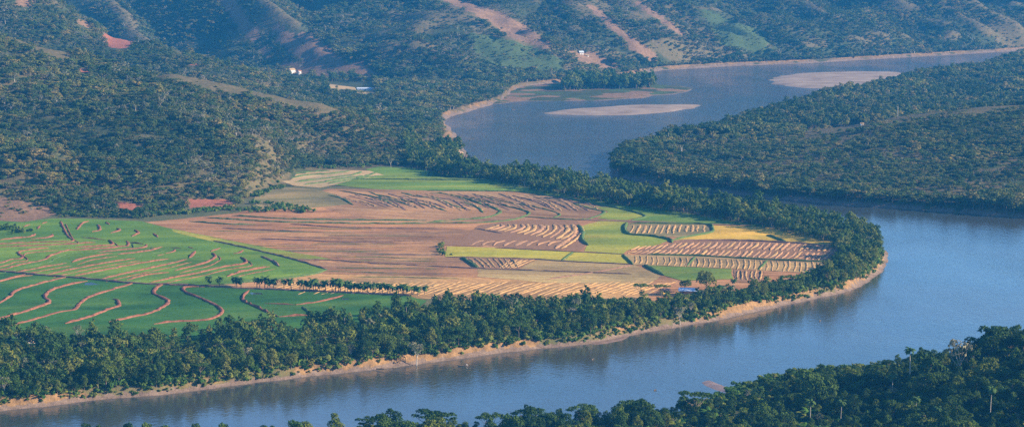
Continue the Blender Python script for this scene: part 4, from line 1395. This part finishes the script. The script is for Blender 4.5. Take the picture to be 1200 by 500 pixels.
# undergrowth of the near slope
X, Y = jgrid(-330, 430, 930, 1290, 3.6)
Z = h_front(X, Y)
SDf = sdf(FRONT, X, Y)
k = in_frame(X, Y, Z + 3, 60, 40) & (SDf > 7) & (Z > 1.5)
X, Y, Z = X[k], Y[k], Z[k]
scatter("undergrowth", np.stack([X, Y, Z - 0.2], 1), rng.uniform(0.7, 1.5, len(X)), 6 + pick(len(X), [1, 1.4]), FORE, "leafy undergrowth between the foreground trees")

# shrubs hanging on the bank and under the wood edge
X, Y = jgrid(-420, 320, 1050, 1800, 3.2)
SD = sdf(MAIN, X, Y)
k = (SD > 3.0) & (SD < 30) & (fbm(X, Y, 34, 3, 19) + 0.045 * (SD - 5) > 0.43)
X, Y = X[k], Y[k]
Z = h_main(X, Y)
k = in_frame(X, Y, Z) & (Z > 1.4)
X, Y, Z = X[k], Y[k], Z[k]
scatter("bank_shrubbery", np.stack([X, Y, Z - 0.2], 1), rng.uniform(0.5, 1.5, len(X)), 6 + pick(len(X), [1, 1]), LUSH, "low green shrubs clinging to the orange river bank")

# overgrown stretches of the bank face
X, Y = jgrid(-420, 320, 1050, 1800, 1.7)
SD = sdf(MAIN, X, Y)
k = (SD > 0.5) & (SD < 8)
X, Y, SD = X[k], Y[k], SD[k]
Z = h_main(X, Y)
k = in_frame(X, Y, Z) & (Z > 0.75) & (fbm(X, Y, 70, 3, 88) + 0.35 * (fbm(X, Y, 12, 2, 89) - 0.5) - 0.02 * Z < 0.44) & (rng.random(len(X)) < 0.7)
X, Y, Z = X[k], Y[k], Z[k]
scatter("bank_undergrowth", np.stack([X, Y, Z - 0.2], 1), rng.uniform(0.3, 0.85, len(X)), 6 + pick(len(X), [1, 1]), LUSH, "grass and creepers hanging down overgrown parts of the near bank")

# ---- hills and mountain
def cover_density(X, Y, Z):
    d = np.ones(len(X))
    cr = crest(X, Y, Z, h_main)
    d = np.where(cr > 2.5, np.clip(1.0 - (cr - 2.5) * 0.14, 0.5, 1), d)
    d = np.where(cover('dry', X, Y, Z) > 0, 0.80 + 0.2 * (fbm(X, Y, 28, 2, 64) > 0.5), d)
    d = np.where(cover('bright', X, Y, Z) > 0, 0.50, d)
    d = np.where((cover('soil', X, Y, Z) > 0) | (cover('soil', X, Y, Z, 4) > 0), 0.05, d)
    d = np.where((cover('red', X, Y, Z) > 0) | (cover('red', X, Y, Z, 6) > 0), 0.0, d)
    d = np.where((cover('open', X, Y, Z) > 0), 0.02, d)
    return d


FIELDS_ALL = GP([(-400, 262), (0, 257), (60, 254), (165, 256), (215, 248), (272, 246), (300, 222), (328, 202), (345, 198.5), (380, 195.5), (444, 193.5), (482, 195), (504, 199), (515, 206), (560, 208), (600, 209), (1000, 270), (1000, 420), (-400, 420)], ZL)
X, Y = jgrid(-1150, 1450, 1830, 4700, 5.2)
X2, Y2 = jgrid(-900, 60, 1830, 2800, 6.0)
X, Y = np.concatenate([X, X2]), np.concatenate([Y, Y2])
SD = sdf(MAIN, X, Y)
Z = h_main(X, Y)
k = (SD > 6) & (~in_poly(FIELDS_ALL, X, Y) | (Z > 6.3)) & ~in_poly(WOOD, X, Y)
X, Y, SD, Z = X[k], Y[k], SD[k], Z[k]
k = in_frame(X, Y, Z, 120, 60)
X, Y, Z, SD = X[k], Y[k], Z[k], SD[k]
d = cover_density(X, Y, Z)
thin = fbm(X, Y, 110, 3, 62)
d *= np.where(thin > 0.62, 0.6, 1.0)
d *= np.where(Y > 3300, 0.95, 1.0)
u_, v_ = project(X, Y, Z)
d = np.where((u_ > 384) & (u_ < 437) & (v_ > 96) & (v_ < 110) & (Y > 3000), 0.03, d)
d = np.where((v_ > 215) & (u_ < 330), d * 0.85, d)
for hu, hv in ((342, 86), (351, 87), (681, 64), (688, 67), (428, 106)):      # yards of the far houses
    d = np.where((np.abs(u_ - hu) < (5 if hu != 428 else 12)) & (v_ > hv - 3) & (v_ < hv + 9) & (Y > 2900), 0.0, d)
k = rng.random(len(X)) < d
X, Y, Z, SD, d, u_, v_ = X[k], Y[k], Z[k], SD[k], d[k], u_[k], v_[k]
S = rng.uniform(0.38, 0.72, len(X)) + 0.55 * (fbm(X, Y, 40, 3, 65) - 0.5) + 0.35 * (rng.random(len(X)) > 0.96)
flat = (Z < 14) & (Y > 2650)
S = np.where(flat, S * 1.25, S)
S = np.where(d < 0.6, S * 0.62, S)
vid = pick(len(X), [3, 3, 1.5, 3, 1.0, 0.5, 2.0, 2.0])
pz = fbm(X, Y, 60, 3, 68)
vid = np.where((pz > 0.6) & (rng.random(len(X)) < 0.35), 5, vid)
low_ = (v_ > 218) & (u_ < 330)
S = np.where(low_, rng.uniform(0.35, 0.8, len(X)), S)
vid = np.where(((d < 0.5) | low_) & (rng.random(len(X)) < 0.65), 6 + pick(len(X), [1, 1]), vid)
P = np.stack([X, Y, Z - 0.4], 1)
sc_ = S * np.where(vid > 5, 1.4, 1.0)
k1 = Y < 2640
k2 = ~k1 & (Y < 3330)
scatter("hillside_wood", P[k1], sc_[k1], vid[k1], DRY, "dry green woodland covering the hill above the fields", 1.3, 0.78)
scatter("valley_wood", P[k2], sc_[k2], vid[k2], DRY, "woodland on the second ridge and the far river flat", 1.3, 0.78)
k3 = Y >= 3330
scatter("mountain_forest", P[k3], sc_[k3] * 1.1, vid[k3], DRY, "hazy blue green forest on the mountain side", 1.3, 0.78)

# ---- low hill across the channel
X, Y = jgrid(60, 1300, 1750, 4100, 5.2)
SD = sdf(RIGHT, X, Y)
k = SD > 2.5
X, Y, SD = X[k], Y[k], SD[k]
Z = h_right(X, Y)
k = in_frame(X, Y, Z, 120, 60)
X, Y, Z, SD = X[k], Y[k], Z[k], SD[k]
dry = cover('dry', X, Y, Z) > 0
yc = np.interp(X, CR[0], CR[1])
behind = Y > yc + 40
thin = fbm(X + 0.6 * Y, Y - 0.6 * X, 70, 3, 67)
d = np.where(thin > 0.5, np.clip(0.95 - (thin - 0.5) * 6, 0.35, 1), 0.97)
d = np.where((SD < 40) | behind, 0.97, d)
d = np.where(cover('open', X, Y, Z) > 0, 0.04, d)
k = rng.random(len(X)) < d
X, Y, Z, SD, behind, yc = X[k], Y[k], Z[k], SD[k], behind[k], yc[k]
u_, v_ = project(X, Y, Z)
edge = SD < 28
S = rng.uniform(0.42, 0.70, len(X)) + 0.3 * (fbm(X, Y, 45, 2, 66) - 0.5)
S = np.where(edge | (u_ < 790), S * 1.55, S)
S = np.where(behind, rng.uniform(0.6, 1.0, len(X)) + 0.9 * (fbm(X, Y, 30, 2, 69) - 0.4), S)
vid = pick(len(X), [3, 3, 1.2, 3, 1.0, 0.5, 2.2, 2.2])
vid = np.where(behind & (vid > 5), vid - 6, vid)
vid = np.where(edge & (vid > 4), vid % 4, vid)
P = np.stack([X, Y, Z - 0.4], 1)
sc_ = S * np.where(vid > 5, 1.4, 1.0)
b2 = behind
scatter("scrub_wood", P[~b2], sc_[~b2], vid[~b2], DRY, "olive scrub woodland on the low hill across the channel", 1.3, 0.78)
scatter("point_forest", P[b2], sc_[b2], vid[b2], DRY, "tall blue green forest behind the grassy crest")

# bushes on the sandy spit
SPIT_BUSH = [GP([(660, 108), (700, 106), (726, 106), (732, 101), (700, 97), (668, 98)]), GP([(726, 106), (765, 104.5), (768, 100), (742, 98)])]
X, Y = jgrid(0, 400, 2900, 3800, 6.0)
k = in_poly(SPIT_BUSH[0], X, Y) | in_poly(SPIT_BUSH[1], X, Y)
X, Y = X[k], Y[k]
scatter("spit_shrubbery", np.stack([X, Y, X * 0 + 0.8], 1), rng.uniform(0.9, 1.6, len(X)), pick(len(X), [3, 3, 1, 1, 0, 0, 2, 2]), LUSH, "dense bushes on the sandy spit")

# weeds and small shrubs along field edges
pts = []
for path, n in (([(278, 246.5), (320, 246), (362, 248.5)], 70), ([(296, 238), (330, 241), (360, 246)], 40), ([(-20, 268), (10, 268), (30, 272)], 60), ([(70, 252), (120, 251), (180, 251), (230, 248), (270, 245)], 200),
                ([(505, 205), (530, 207), (570, 208.5), (600, 211)], 90), ([(330, 220), (310, 224), (300, 230)], 60), ([(320, 216), (345, 201), (400, 196.5), (440, 194)], 90), ([(517, 288), (518, 294), (521, 300)], 14)):
    sp_ = smooth_path(GP(path, ZL), 2.0)
    for _ in range(n):
        q = sp_[RND.randrange(len(sp_))]
        pts.append((q[0] + RND.gauss(0, 2), q[1] + RND.gauss(0, 7 if n != 14 else 2), ZL))
pts = np.array(pts)
scatter("field_edge_shrubbery", pts, rng.uniform(0.5, 1.1, len(pts)), 6 + pick(len(pts), [1, 1]), LUSH, "dark shrubs along the field margins")

# ---- palm row on the paddy bund
for i, u in enumerate([248, 258, 275, 283, 300, 305, 309, 316, 334, 352, 358, 366, 371, 383, 392, 400, 407, 416, 424, 432, 441, 449, 457, 466, 474, 482, 490, 498, 355, 362, 376, 388, 396, 404, 412, 420, 428, 437, 445, 453, 461, 470, 478, 486, 279, 313, 320, 340]):
    v = np.interp(u, [245, 300, 370, 500], [335.5, 337.5, 341, 346.5])
    x, y = G(u + RND.uniform(-1.5, 1.5), v + RND.uniform(-1.2, 0.6), ZL)
    big_ = u in (309, 366, 400, 392)
    plant_tree("palm_tree", PALM_LOW, (x, y, ZL - 0.1), RND.uniform(1.0, 1.3) * (1.3 if big_ else 1), "palm in the row on the bund above the lower paddies, %s" % ("taller than its neighbours" if big_ else "among the short ones"), "palm", "taller palms of the bund row" if big_ else "short palms of the bund row")
# single palms
for u, v, Y, forms, s, lb in ((1067, 409, 1118, PALM, 1.15, "lone palm rising above the foreground wood against the water"), (505, 486, 1068, PALM, 1.0, "palm at the bottom edge with the river behind"), (860, 328, 1500, PALM, 0.9, "palm beside the upright straw rows"),
                              (783, 152, 2440, PALM_TALL, 1.0, "tall palm on the wooded point across the channel"), (1046, 440, 1120, PALM, 1.0, "palm with pale trunk below the lone palm"), (1170, 445, 1100, PALM, 1.0, "palm with pale trunk on the near slope at far right"),
                              (260, 400, 1270, PALM, 0.95, "palm with pale trunk inside the riverside wood"), (683, 372, 1390, PALM, 0.8, "palm over the riverside wood above the mud shelf")):
    x, y, z = AT(u, v, Y)
    hh = {PALM[0]: 9.0, PALM_TALL[0]: 13.0}[forms[0]] * s
    plant_tree("palm_tree", forms, (x, y, z - hh), s, lb, "palm")
# palms and bananas in the grove near the bend
nb = 0
for _ in range(400):
    if nb >= 46:
        break
    u, v = RND.uniform(835, 985), RND.uniform(332, 362)
    x, y = G(u, v, ZL)
    if not in_poly(WOOD, np.array([x]), np.array([y]))[0]:
        continue
    s_d = sdf(MAIN, np.array([x]), np.array([y]))[0]
    if s_d < 14:
        continue
    nb += 1
    plant_tree("palm_tree", PALM if nb % 3 else PALM_LOW, (x, y, float(h_main(np.array([x]), np.array([y]))[0]) - 0.2), RND.uniform(0.9, 1.2), "palm in the thick grove beside the river bend", "palm", "palms of the bend grove")
nb = 0
for _ in range(900):
    if nb >= 70:
        break
    u, v = RND.uniform(560, 1000), RND.uniform(462, 505)
    x, y, z = AT(u, v, RND.uniform(1000, 1125))
    hz = float(h_front(np.array([x]), np.array([y]))[0])
    if hz < 2:
        continue
    nb += 1
    plant_tree("banana_plant", BANANA, (x, y, hz + 0.0), RND.uniform(1.3, 2.3), "bright green banana plant " + ("below the bare orange shore" if u > 860 else "below the mud bar" if u > 740 else "at the bottom edge left of the mud bar"), "banana plant", "banana plants " + ("below the shore" if u > 860 else "below the bar" if u > 740 else "left of the bar"), names=("crown", "stem"))

for k in range(44):
    if k < 24:
        u, v = RND.uniform(430, 1180), RND.uniform(440, 500)
        x, y, _ = AT(u, v, RND.uniform(1010, 1120))
        hf, lb, gp = h_front, "palm head among the round crowns of the foreground wood", "palms of the foreground wood"
        if sdf(FRONT, np.array([x]), np.array([y]))[0] < 40:
            continue
    else:
        u, v = RND.uniform(20, 760), RND.uniform(372, 430)
        x, y = G(u, v, ZL)
        hf, lb, gp = h_main, "palm head poking out of the riverside wood", "palms of the riverside wood"
        if not in_poly(WOOD, np.array([x]), np.array([y]))[0] or sdf(MAIN, np.array([x]), np.array([y]))[0] < 14:
            continue
    plant_tree("palm_tree", PALM if k % 2 else PALM_TALL, (x, y, float(hf(np.array([x]), np.array([y]))[0]) - 0.2), RND.uniform(0.8, 1.05), lb, "palm", gp)

# ---- trees that stand out
SPECIAL = [(828, 346, ZL, 0, 1.38, "big dark round tree beside the metal roofed shed", 'g'), (803, 342, ZL, 1, 0.78, "small dark round tree behind the metal roofed shed", 'g'), (752, 352, ZL, 4, 0.95, "wide flat topped tree by the yellow hut", 'g'),
           (775, 350, ZL, 4, 0.8, "smaller flat topped tree beside the wide one by the yellow hut", 'g'), (601, 379, ZL, 5, 1.35, "bare pale limbed tree in the wood above the boat, largest of its kind", 'g'), (677, 374, ZL, 5, 1.1, "pale bare limbed tree above the mud shelf", 'g'),
           (515, 402, ZL, 5, 0.95, "pale bare limbed tree near the boat", 'g'), (488, 416, ZL, 5, 1.15, "pale leaning tree on the bank, left of the boat", 'g'), (797, 371, ZL, 5, 1.0, "pale forked trunk tree below the shed", 'g'), (288, 428, ZL, 5, 0.9, "pale thin tree in the wood below the paddies", 'g'),
           (92, 402, ZL, 5, 0.9, "pale thin tree behind the wood, left side", 'g'), (553, 207, ZL, 5, 0.9, "pale trunked tree by the far cove", 'g'), (458, 196, ZL, 5, 0.8, "pale slender tree at the hill foot", 'g'),
           (779, 178, 16, 0, 0.8, "dark round tree on the wooded point", 'g'), (800, 176, 16, 7, 1.0, "dark tree around the pale trunk on the wooded point", 'g')]
for u, v, z, kd, s, lb, _ in SPECIAL:
    x, y = G(u, v, z)
    zz = float(h_right(np.array([x]), np.array([y]))[0]) if 'wooded point' in lb else float(h_main(np.array([x]), np.array([y]))[0])
    plant_tree("broadleaf_tree", KINDS[kd], (x, y, zz - 0.3), s, lb, "tree")
for u, v, Y, kd, s, lb in ((682, 474, 1085, 10, 0.95, "umbrella crowned tree over the water, middle of the bottom edge"), (619, 478, 1075, 10, 0.75, "small umbrella crowned tree at the bottom edge"), (740, 468, 1095, 10, 0.9, "umbrella tree left of the mud bar"),
                           (815, 458, 1110, 10, 0.9, "umbrella tree just below the mud bar"), (436, 487, 1060, 10, 0.9, "spreading tree at the bottom edge, leftmost umbrella crown"), (352, 491, 1060, 11, 0.55, "small tree at the bottom edge, farthest left"),
                           (1165, 377, 1130, 7, 1.5, "tallest tree of the near slope, reaching over the river"), (1190, 384, 1130, 6, 1.3, "tall tree beside the tallest one at the right edge"), (1125, 393, 1125, 5, 1.15, "pale crowned tree on the skyline of the near slope"),
                           (955, 428, 1115, 6, 1.1, "round dark tree hiding part of the orange shore"), (1090, 408, 1120, 7, 1.15, "dense tree right of the lone palm"), (1140, 392, 1128, 8, 1.2, "tall dark tree left of the tallest one")):
    x, y, z = AT(u, v, Y)
    hz = float(h_front(np.array([x]), np.array([y]))[0])
    top = {10: 10.6, 11: 10.6, 7: 10.8, 6: 10.8, 5: 10.8, 8: 13.5}[kd]
    s2 = max(0.5, min(1.9, (z - hz) / top))
    plant_tree("broadleaf_tree", KINDS[kd], (x, y, hz - 0.3), s2, lb, "tree")
# dead pale trunk on the point
x, y = G(800, 172, 16)
zz = float(h_right(np.array([x]), np.array([y]))[0])
t = MB()
t.tube([(0, 0, -0.5), (0.1, 0, 6), (0.15, 0.1, 13)], [0.75, 0.6, 0.4], 8)
e = empty("dead_tree", (x - 2, y - 14, zz))
t.build("trunk", M['bark_pale'], e)
t = MB()
t.tube([(0.15, 0.1, 12.4), (1.2, 0.2, 14.2), (1.6, 0.2, 15.6)], [0.25, 0.16, 0.06], 5)
t.build("branch", M['bark_pale'], e)
t = MB()
t.tube([(0.15, 0.1, 12.6), (-0.9, 0.1, 14.0), (-1.2, 0.0, 15.0)], [0.22, 0.14, 0.05], 5)
t.build("branch", M['bark_pale'], e)
tag(e, "thick pale dead trunk on the wooded point across the channel", "dead tree")

# ------------------------------------------------------------------ buildings
M['wall_white'] = plain("wall_white", [(0.3, (0.68, 0.66, 0.62)), (0.7, (0.80, 0.78, 0.74))], 1.5)
M['wall_yellow'] = plain("wall_yellow", [(0.3, (0.62, 0.36, 0.06)), (0.7, (0.74, 0.46, 0.09))], 1.5)
M['wall_wood'] = plain("wall_wood", [(0.3, (0.22, 0.14, 0.08)), (0.7, (0.36, 0.24, 0.14))], 1.5)
M['roof_metal'] = plain("roof_metal", [(0.3, (0.42, 0.50, 0.58)), (0.7, (0.62, 0.68, 0.74))], 0.8, 0.45, 0.5)
M['roof_tile'] = plain("roof_tile", [(0.3, (0.30, 0.14, 0.08)), (0.7, (0.44, 0.22, 0.13))], 1.2)
M['roof_thatch'] = plain("roof_thatch", [(0.3, (0.30, 0.20, 0.10)), (0.7, (0.46, 0.33, 0.17))], 1.2)
M['dark'] = plain("dark", [(0.3, (0.03, 0.03, 0.03)), (0.7, (0.06, 0.055, 0.05))], 1.5)


def house(name, loc, L, W_, h, rise, wallm, roofm, rz, label, cat, windows=2, over=0.6):
    e = empty(name, loc, rz)
    w = MB()
    for cx, cy, sx, sy in ((0, -W_ / 2, L, 0.2), (0, W_ / 2, L, 0.2), (-L / 2 + 0.1, 0, 0.2, W_ - 0.2), (L / 2 - 0.1, 0, 0.2, W_ - 0.2)):
        w.box((cx, cy, h / 2 - 0.3), (sx, sy, h + 0.6))
    for sx in (-1, 1):
        x0 = sx * (L / 2 - 0.1)
        for dx in (-0.1, 0.1):
            w.face([(x0 + dx, -W_ / 2, h), (x0 + dx, W_ / 2, h), (x0 + dx, 0, h + rise * 0.97)])
    w.build("wall", M[wallm], e)
    r = MB()
    hl, hw = L / 2 + over, W_ / 2 + over
    d = rise * over / (W_ / 2)
    for s in (-1, 1):
        a = [(-hl, 0, h + rise + .06), (hl, 0, h + rise + .06), (hl, s * hw, h - d + .06), (-hl, s * hw, h - d + .06)]
        r.face(a)
        r.face([(p[0], p[1], p[2] - 0.12) for p in a][::-1])
        r.face([a[3], a[2], (a[2][0], a[2][1], a[2][2] - .12), (a[3][0], a[3][1], a[3][2] - .12)])
    r.build("roof", M[roofm], e)
    dr = MB()
    dr.box((0, -W_ / 2 - 0.12, 1.0), (1.0, 0.08, 2.0))
    dr.build("door", M['wall_wood'], e)
    for i in range(windows):
        x0 = (-1 if i % 2 == 0 else 1) * L * 0.3
        wi = MB()
        wi.box((x0, -W_ / 2 - 0.12, 1.6), (1.0, 0.06, 1.0))
        o = wi.build("window", M['dark'], e)
        fr = MB()
        for bx, bz, sx, sz in ((x0, 2.14, 1.2, .1), (x0, 1.06, 1.2, .1), (x0 - .55, 1.6, .1, 1.0), (x0 + .55, 1.6, .1, 1.0)):
            fr.box((bx, -W_ / 2 - 0.14, bz), (sx, .1, sz))
        fr.build("frame", M['wall_wood'], o)
    return tag(e, label, cat)


def on_main(u, v):
    """where the line of sight through u, v first meets the land"""
    d = ray(u, v)
    Yq = np.arange(2000.0, 5000.0, 2.0)
    t = Yq / d[1]
    zr = CAM_H + d[2] * t
    zl = h_main(d[0] * t, Yq)
    k_ = int(np.argmax(zr <= zl + 0.01))
    return (float(d[0] * t[k_]), float(Yq[k_]), float(zl[k_]))


house("farm_shed", (*G(807, 345, ZL), ZL), 10.5, 6.0, 2.8, 1.3, 'wall_wood', 'roof_metal', -0.15, "low shed with long bluish metal roof beside the big round tree", "shed")
house("hut", (*G(779, 344, ZL), ZL), 4.6, 3.6, 2.4, 0.9, 'wall_yellow', 'roof_tile', 0.5, "small yellow walled hut near the metal roofed shed", "hut", 1)
house("hut", (*G(37, 402, ZL), ZL), 5.2, 4.0, 3.4, 1.4, 'wall_white', 'roof_metal', 0.5, "little hut with pale blue metal roof among dark trees", "hut", 1)
house("house", on_main(342, 86), 7.5, 6, 4.4, 2.2, 'wall_white', 'roof_thatch', 0.7, "small white house with steep roof under the landslide scars", "house")
house("house", on_main(351, 87), 3.6, 3.4, 4.4, 1.0, 'wall_white', 'roof_tile', 0.5, "tiny pale house next to the steep roofed white one", "house", 1)
house("house", on_main(681, 64), 6, 4.5, 3.0, 1.5, 'wall_white', 'roof_metal', 0.35, "white house on the bare brown spur over the far river", "house")
house("house", on_main(688, 67), 4.5, 4, 2.8, 1.2, 'wall_white', 'roof_thatch', 0.2, "small white house just below the one on the brown spur", "house", 1)
x, y = G(1010, 145, 25)
house("hut", (x, y, float(h_right(np.array([x]), np.array([y]))[0])), 2.4, 2.2, 1.6, 0.6, 'wall_white', 'roof_thatch', 0.2, "tiny white hut on the grassy crest across the channel", "hut", 1)
# greenhouse and nursery beds in the side valley
x, y, z = on_main(428, 106)
house("farm_shed", (x, y, z), 20, 6, 2.6, 1.0, 'wall_white', 'roof_metal', 0.05, "long pale roofed shed in the clearing of the side valley", "shed")
cl = MB()
c0 = [on_main(*p) for p in ((386, 99), (416, 103), (418, 107), (440, 109), (438, 111.5), (400, 109), (386, 105))]
cl.face([(p[0], p[1], p[2] + 0.5) for p in c0])
tag(cl.build("clearing", M['tan']), "pale cleared plot in the side valley", kind='structure')
# utility pole on the crest
x, y = G(1052, 136, 30)
zz = float(h_right(np.array([x]), np.array([y]))[0])
e = empty("utility_pole", (x, y, zz))
t = MB()
t.tube([(0, 0, -0.5), (0, 0, 6), (0, 0, 11)], [0.34, 0.3, 0.24], 8)
t.build("pole", M['bark_pale'], e)
t = MB()
t.box((0, 0.3, 10.3), (2.2, 0.14, 0.16))
t.build("crossarm", M['bark_pale'], e)
tag(e, "pale post standing alone on the grassy crest", "pole")

# ------------------------------------------------------------------ boat, its paddler, driftwood
def canoe(loc, rz, L=5.6):
    mb = MB()
    n = 12
    rows = []
    for i in range(n + 1):
        t = i / n
        w = 0.46 * math.sin(math.pi * (0.06 + 0.88 * t)) ** 0.8
        up_ = 0.34 + 0.28 * (2 * t - 1) ** 4
        xx = (t - 0.5) * L
        rows.append([(xx, -w, up_), (xx, -w * 0.8, 0.02), (xx, 0, -0.1), (xx, w * 0.8, 0.02), (xx, w, up_), (xx, w * 0.86, up_), (xx, w * 0.66, 0.1), (xx, 0, 0.02), (xx, -w * 0.66, 0.1), (xx, -w * 0.86, up_)])
    for a, b in zip(rows, rows[1:]):
        for k in range(10):
            k2 = (k + 1) % 10
            mb.face([a[k], a[k2], b[k2], b[k]])
    mb.face(rows[0])
    mb.face(rows[-1][::-1])
    e = empty("canoe", loc, rz)
    mb.build("hull", M['wall_wood'], e, True)
    for xx in (-1.3, 0.4, 1.7):
        s = MB()
        s.box((xx, 0, 0.30), (0.24, 0.72, 0.04))
        s.build("thwart", M['wall_wood'], e)
    return tag(e, "long thin wooden canoe by the mud edge of the near bank", "canoe")


bx, by = G(543, 428.5, 0)
canoe((bx, by, 0.02), 0.0)


def person(loc, rz):
    """seated paddler: one skinned body, shirt and hair as its own pieces"""
    J = [(0, 0, .12), (0, 0, .42), (0, 0, .62), (.02, 0, .74), (.04, 0, .90), (.30, .11, .17), (.62, .12, .02), (.30, -.11, .17), (.62, -.12, .02), (.03, .19, .58), (.14, .27, .36), (.36, .22, .34), (.03, -.19, .58), (.14, -.27, .36), (.36, -.22, .34)]
    E = [(0, 1), (1, 2), (2, 3), (3, 4), (0, 5), (5, 6), (0, 7), (7, 8), (2, 9), (9, 10), (10, 11), (2, 12), (12, 13), (13, 14)]
    RR = [.16, .15, .14, .06, .10, .09, .055, .09, .055, .06, .05, .035, .06, .05, .035]
    me = bpy.data.meshes.new("body")
    me.from_pydata(J, E, [])
    me.update()
    skin = M.get('skin') or plain("skin", [(0.3, (0.28, 0.16, 0.10)), (0.7, (0.36, 0.21, 0.13))], 2)
    M['skin'] = skin
    me.materials.append(skin)
    e = empty("person", loc, rz)
    o = link(bpy.data.objects.new("body", me), e)
    o.modifiers.new("skin", 'SKIN')
    for sv, r_ in zip(me.skin_vertices[0].data, RR):
        sv.radius = (r_, r_)
    me.skin_vertices[0].data[0].use_root = True
    o.modifiers.new("sub", 'SUBSURF').levels = 1
    s = MB()
    s.tube([(0, 0, .10), (0, 0, .30), (0, 0, .52), (0.01, 0, .66)], [.19, .19, .19, .10], 10)
    for k in (-1, 1):
        s.tube([(0.02, k * .15, .60), (0.05, k * .22, .50), (.11, k * .27, .40)], [.085, .08, .075], 8)
    s.build("shirt", M['wall_white'], e, True)
    s = MB()
    s.tube([(0.02, 0, .93), (0.02, 0, .99), (0.02, 0, 1.03)], [.108, .09, .03], 10)
    s.build("hair", M['dark'], e, True)
    return tag(e, "person in a white shirt sitting at the end of the canoe", "person")


person((bx + 1.75, by, 0.30), math.pi)
for u, v, L, rz, lb in ((695, 421, 1.6, 0.4, "dark floating log below the mud shelf"), (961, 376, 1.8, 1.0, "dark floating log in the bend below the grove"), (768, 457, 1.4, 0.2, "dark floating log left of the mud bar"), (602, 129, 4.5, 0.5, "dark snag in the far river left of the sandbar"),
                        (465, 431.5, 4.5, 0.6, "driftwood trunk stranded under the bank slips"), (446, 433.5, 5.0, -0.5, "driftwood trunk stranded left of the longer slip"), (222, 457.5, 2.4, 0.3, "short dark log on the mud below the cliff")):
    x, y = G(u, v, 0)
    e = empty("driftwood", (x, y, 0.1 if 'strand' not in lb else 0.6), rz)
    t = MB()
    t.tube([(-L / 2, 0, 0), (0, .1, .12), (L / 2, -.05, .3)], [.32, .26, .12], 7)
    t.build("trunk", M['bark'], e)
    t = MB()
    t.tube([(L * .1, .1, .1), (L * .2, .5, .5), (L * .24, .7, .9)], [.12, .08, .04], 5)
    t.build("branch", M['bark'], e)
    tag(e, lb, "driftwood")

# boulders at the far cove
M['rock'] = plain("rock", [(0.3, (0.26, 0.17, 0.12)), (0.7, (0.46, 0.32, 0.23))], 0.6, 0.9, 0.1)
rk = []
for j in range(4):
    r = np.random.default_rng(500 + j)
    b_ = MB()
    import bmesh
    bm_ = bmesh.new()
    bmesh.ops.create_icosphere(bm_, subdivisions=1, radius=1.0)
    for vv in bm_.verts:
        vv.co *= r.uniform(0.72, 1.2)
        vv.co.z *= 0.75
    me = bpy.data.meshes.new("boulder")
    bm_.to_mesh(me)
    bm_.free()
    me.materials.append(M['rock'])
    rk.append(me)
for i in range(60):
    t = RND.random()
    u = 500 + 46 * t
    v = 186.5 - 3 * t + RND.uniform(-5, 3)
    x, y = G(u, v, 1.5)
    sd_ = sdf(MAIN, np.array([x]), np.array([y]))[0]
    z = max(-0.2, float(h_main(np.array([x]), np.array([y]))[0]))
    o = link(bpy.data.objects.new("boulder", rk[i % 4]))
    o.location = (x, y, z + 0.2)
    s = RND.uniform(0.9, 2.6)
    o.scale = (s, s * RND.uniform(.7, 1.2), s * RND.uniform(.7, 1.1))
    o.rotation_euler = (0, 0, RND.uniform(0, 6))
    tag(o, "reddish boulder on the rocky point at the far cove", "boulder", "boulders of the rocky point")

# ------------------------------------------------------------------ the air
hz = MB()
hz.box((0, 2600, 250), (9000, 7200, 1000 - 0))
haze_m = bpy.data.materials.new("haze_air")
haze_m.use_nodes = True
nt = haze_m.node_tree
nt.nodes.remove(nt.nodes["Principled BSDF"])
pv = nt.nodes.new("ShaderNodeVolumePrincipled")
pv.inputs["Color"].default_value = (0.05, 0.42, 1.0, 1)
pv.inputs["Density"].default_value = 0.000064
pv.inputs["Anisotropy"].default_value = 0.0
nt.links.new(pv.outputs[0], nt.nodes["Material Output"].inputs["Volume"])
tag(hz.build("haze", haze_m), "thin blue haze filling the valley", kind='stuff')
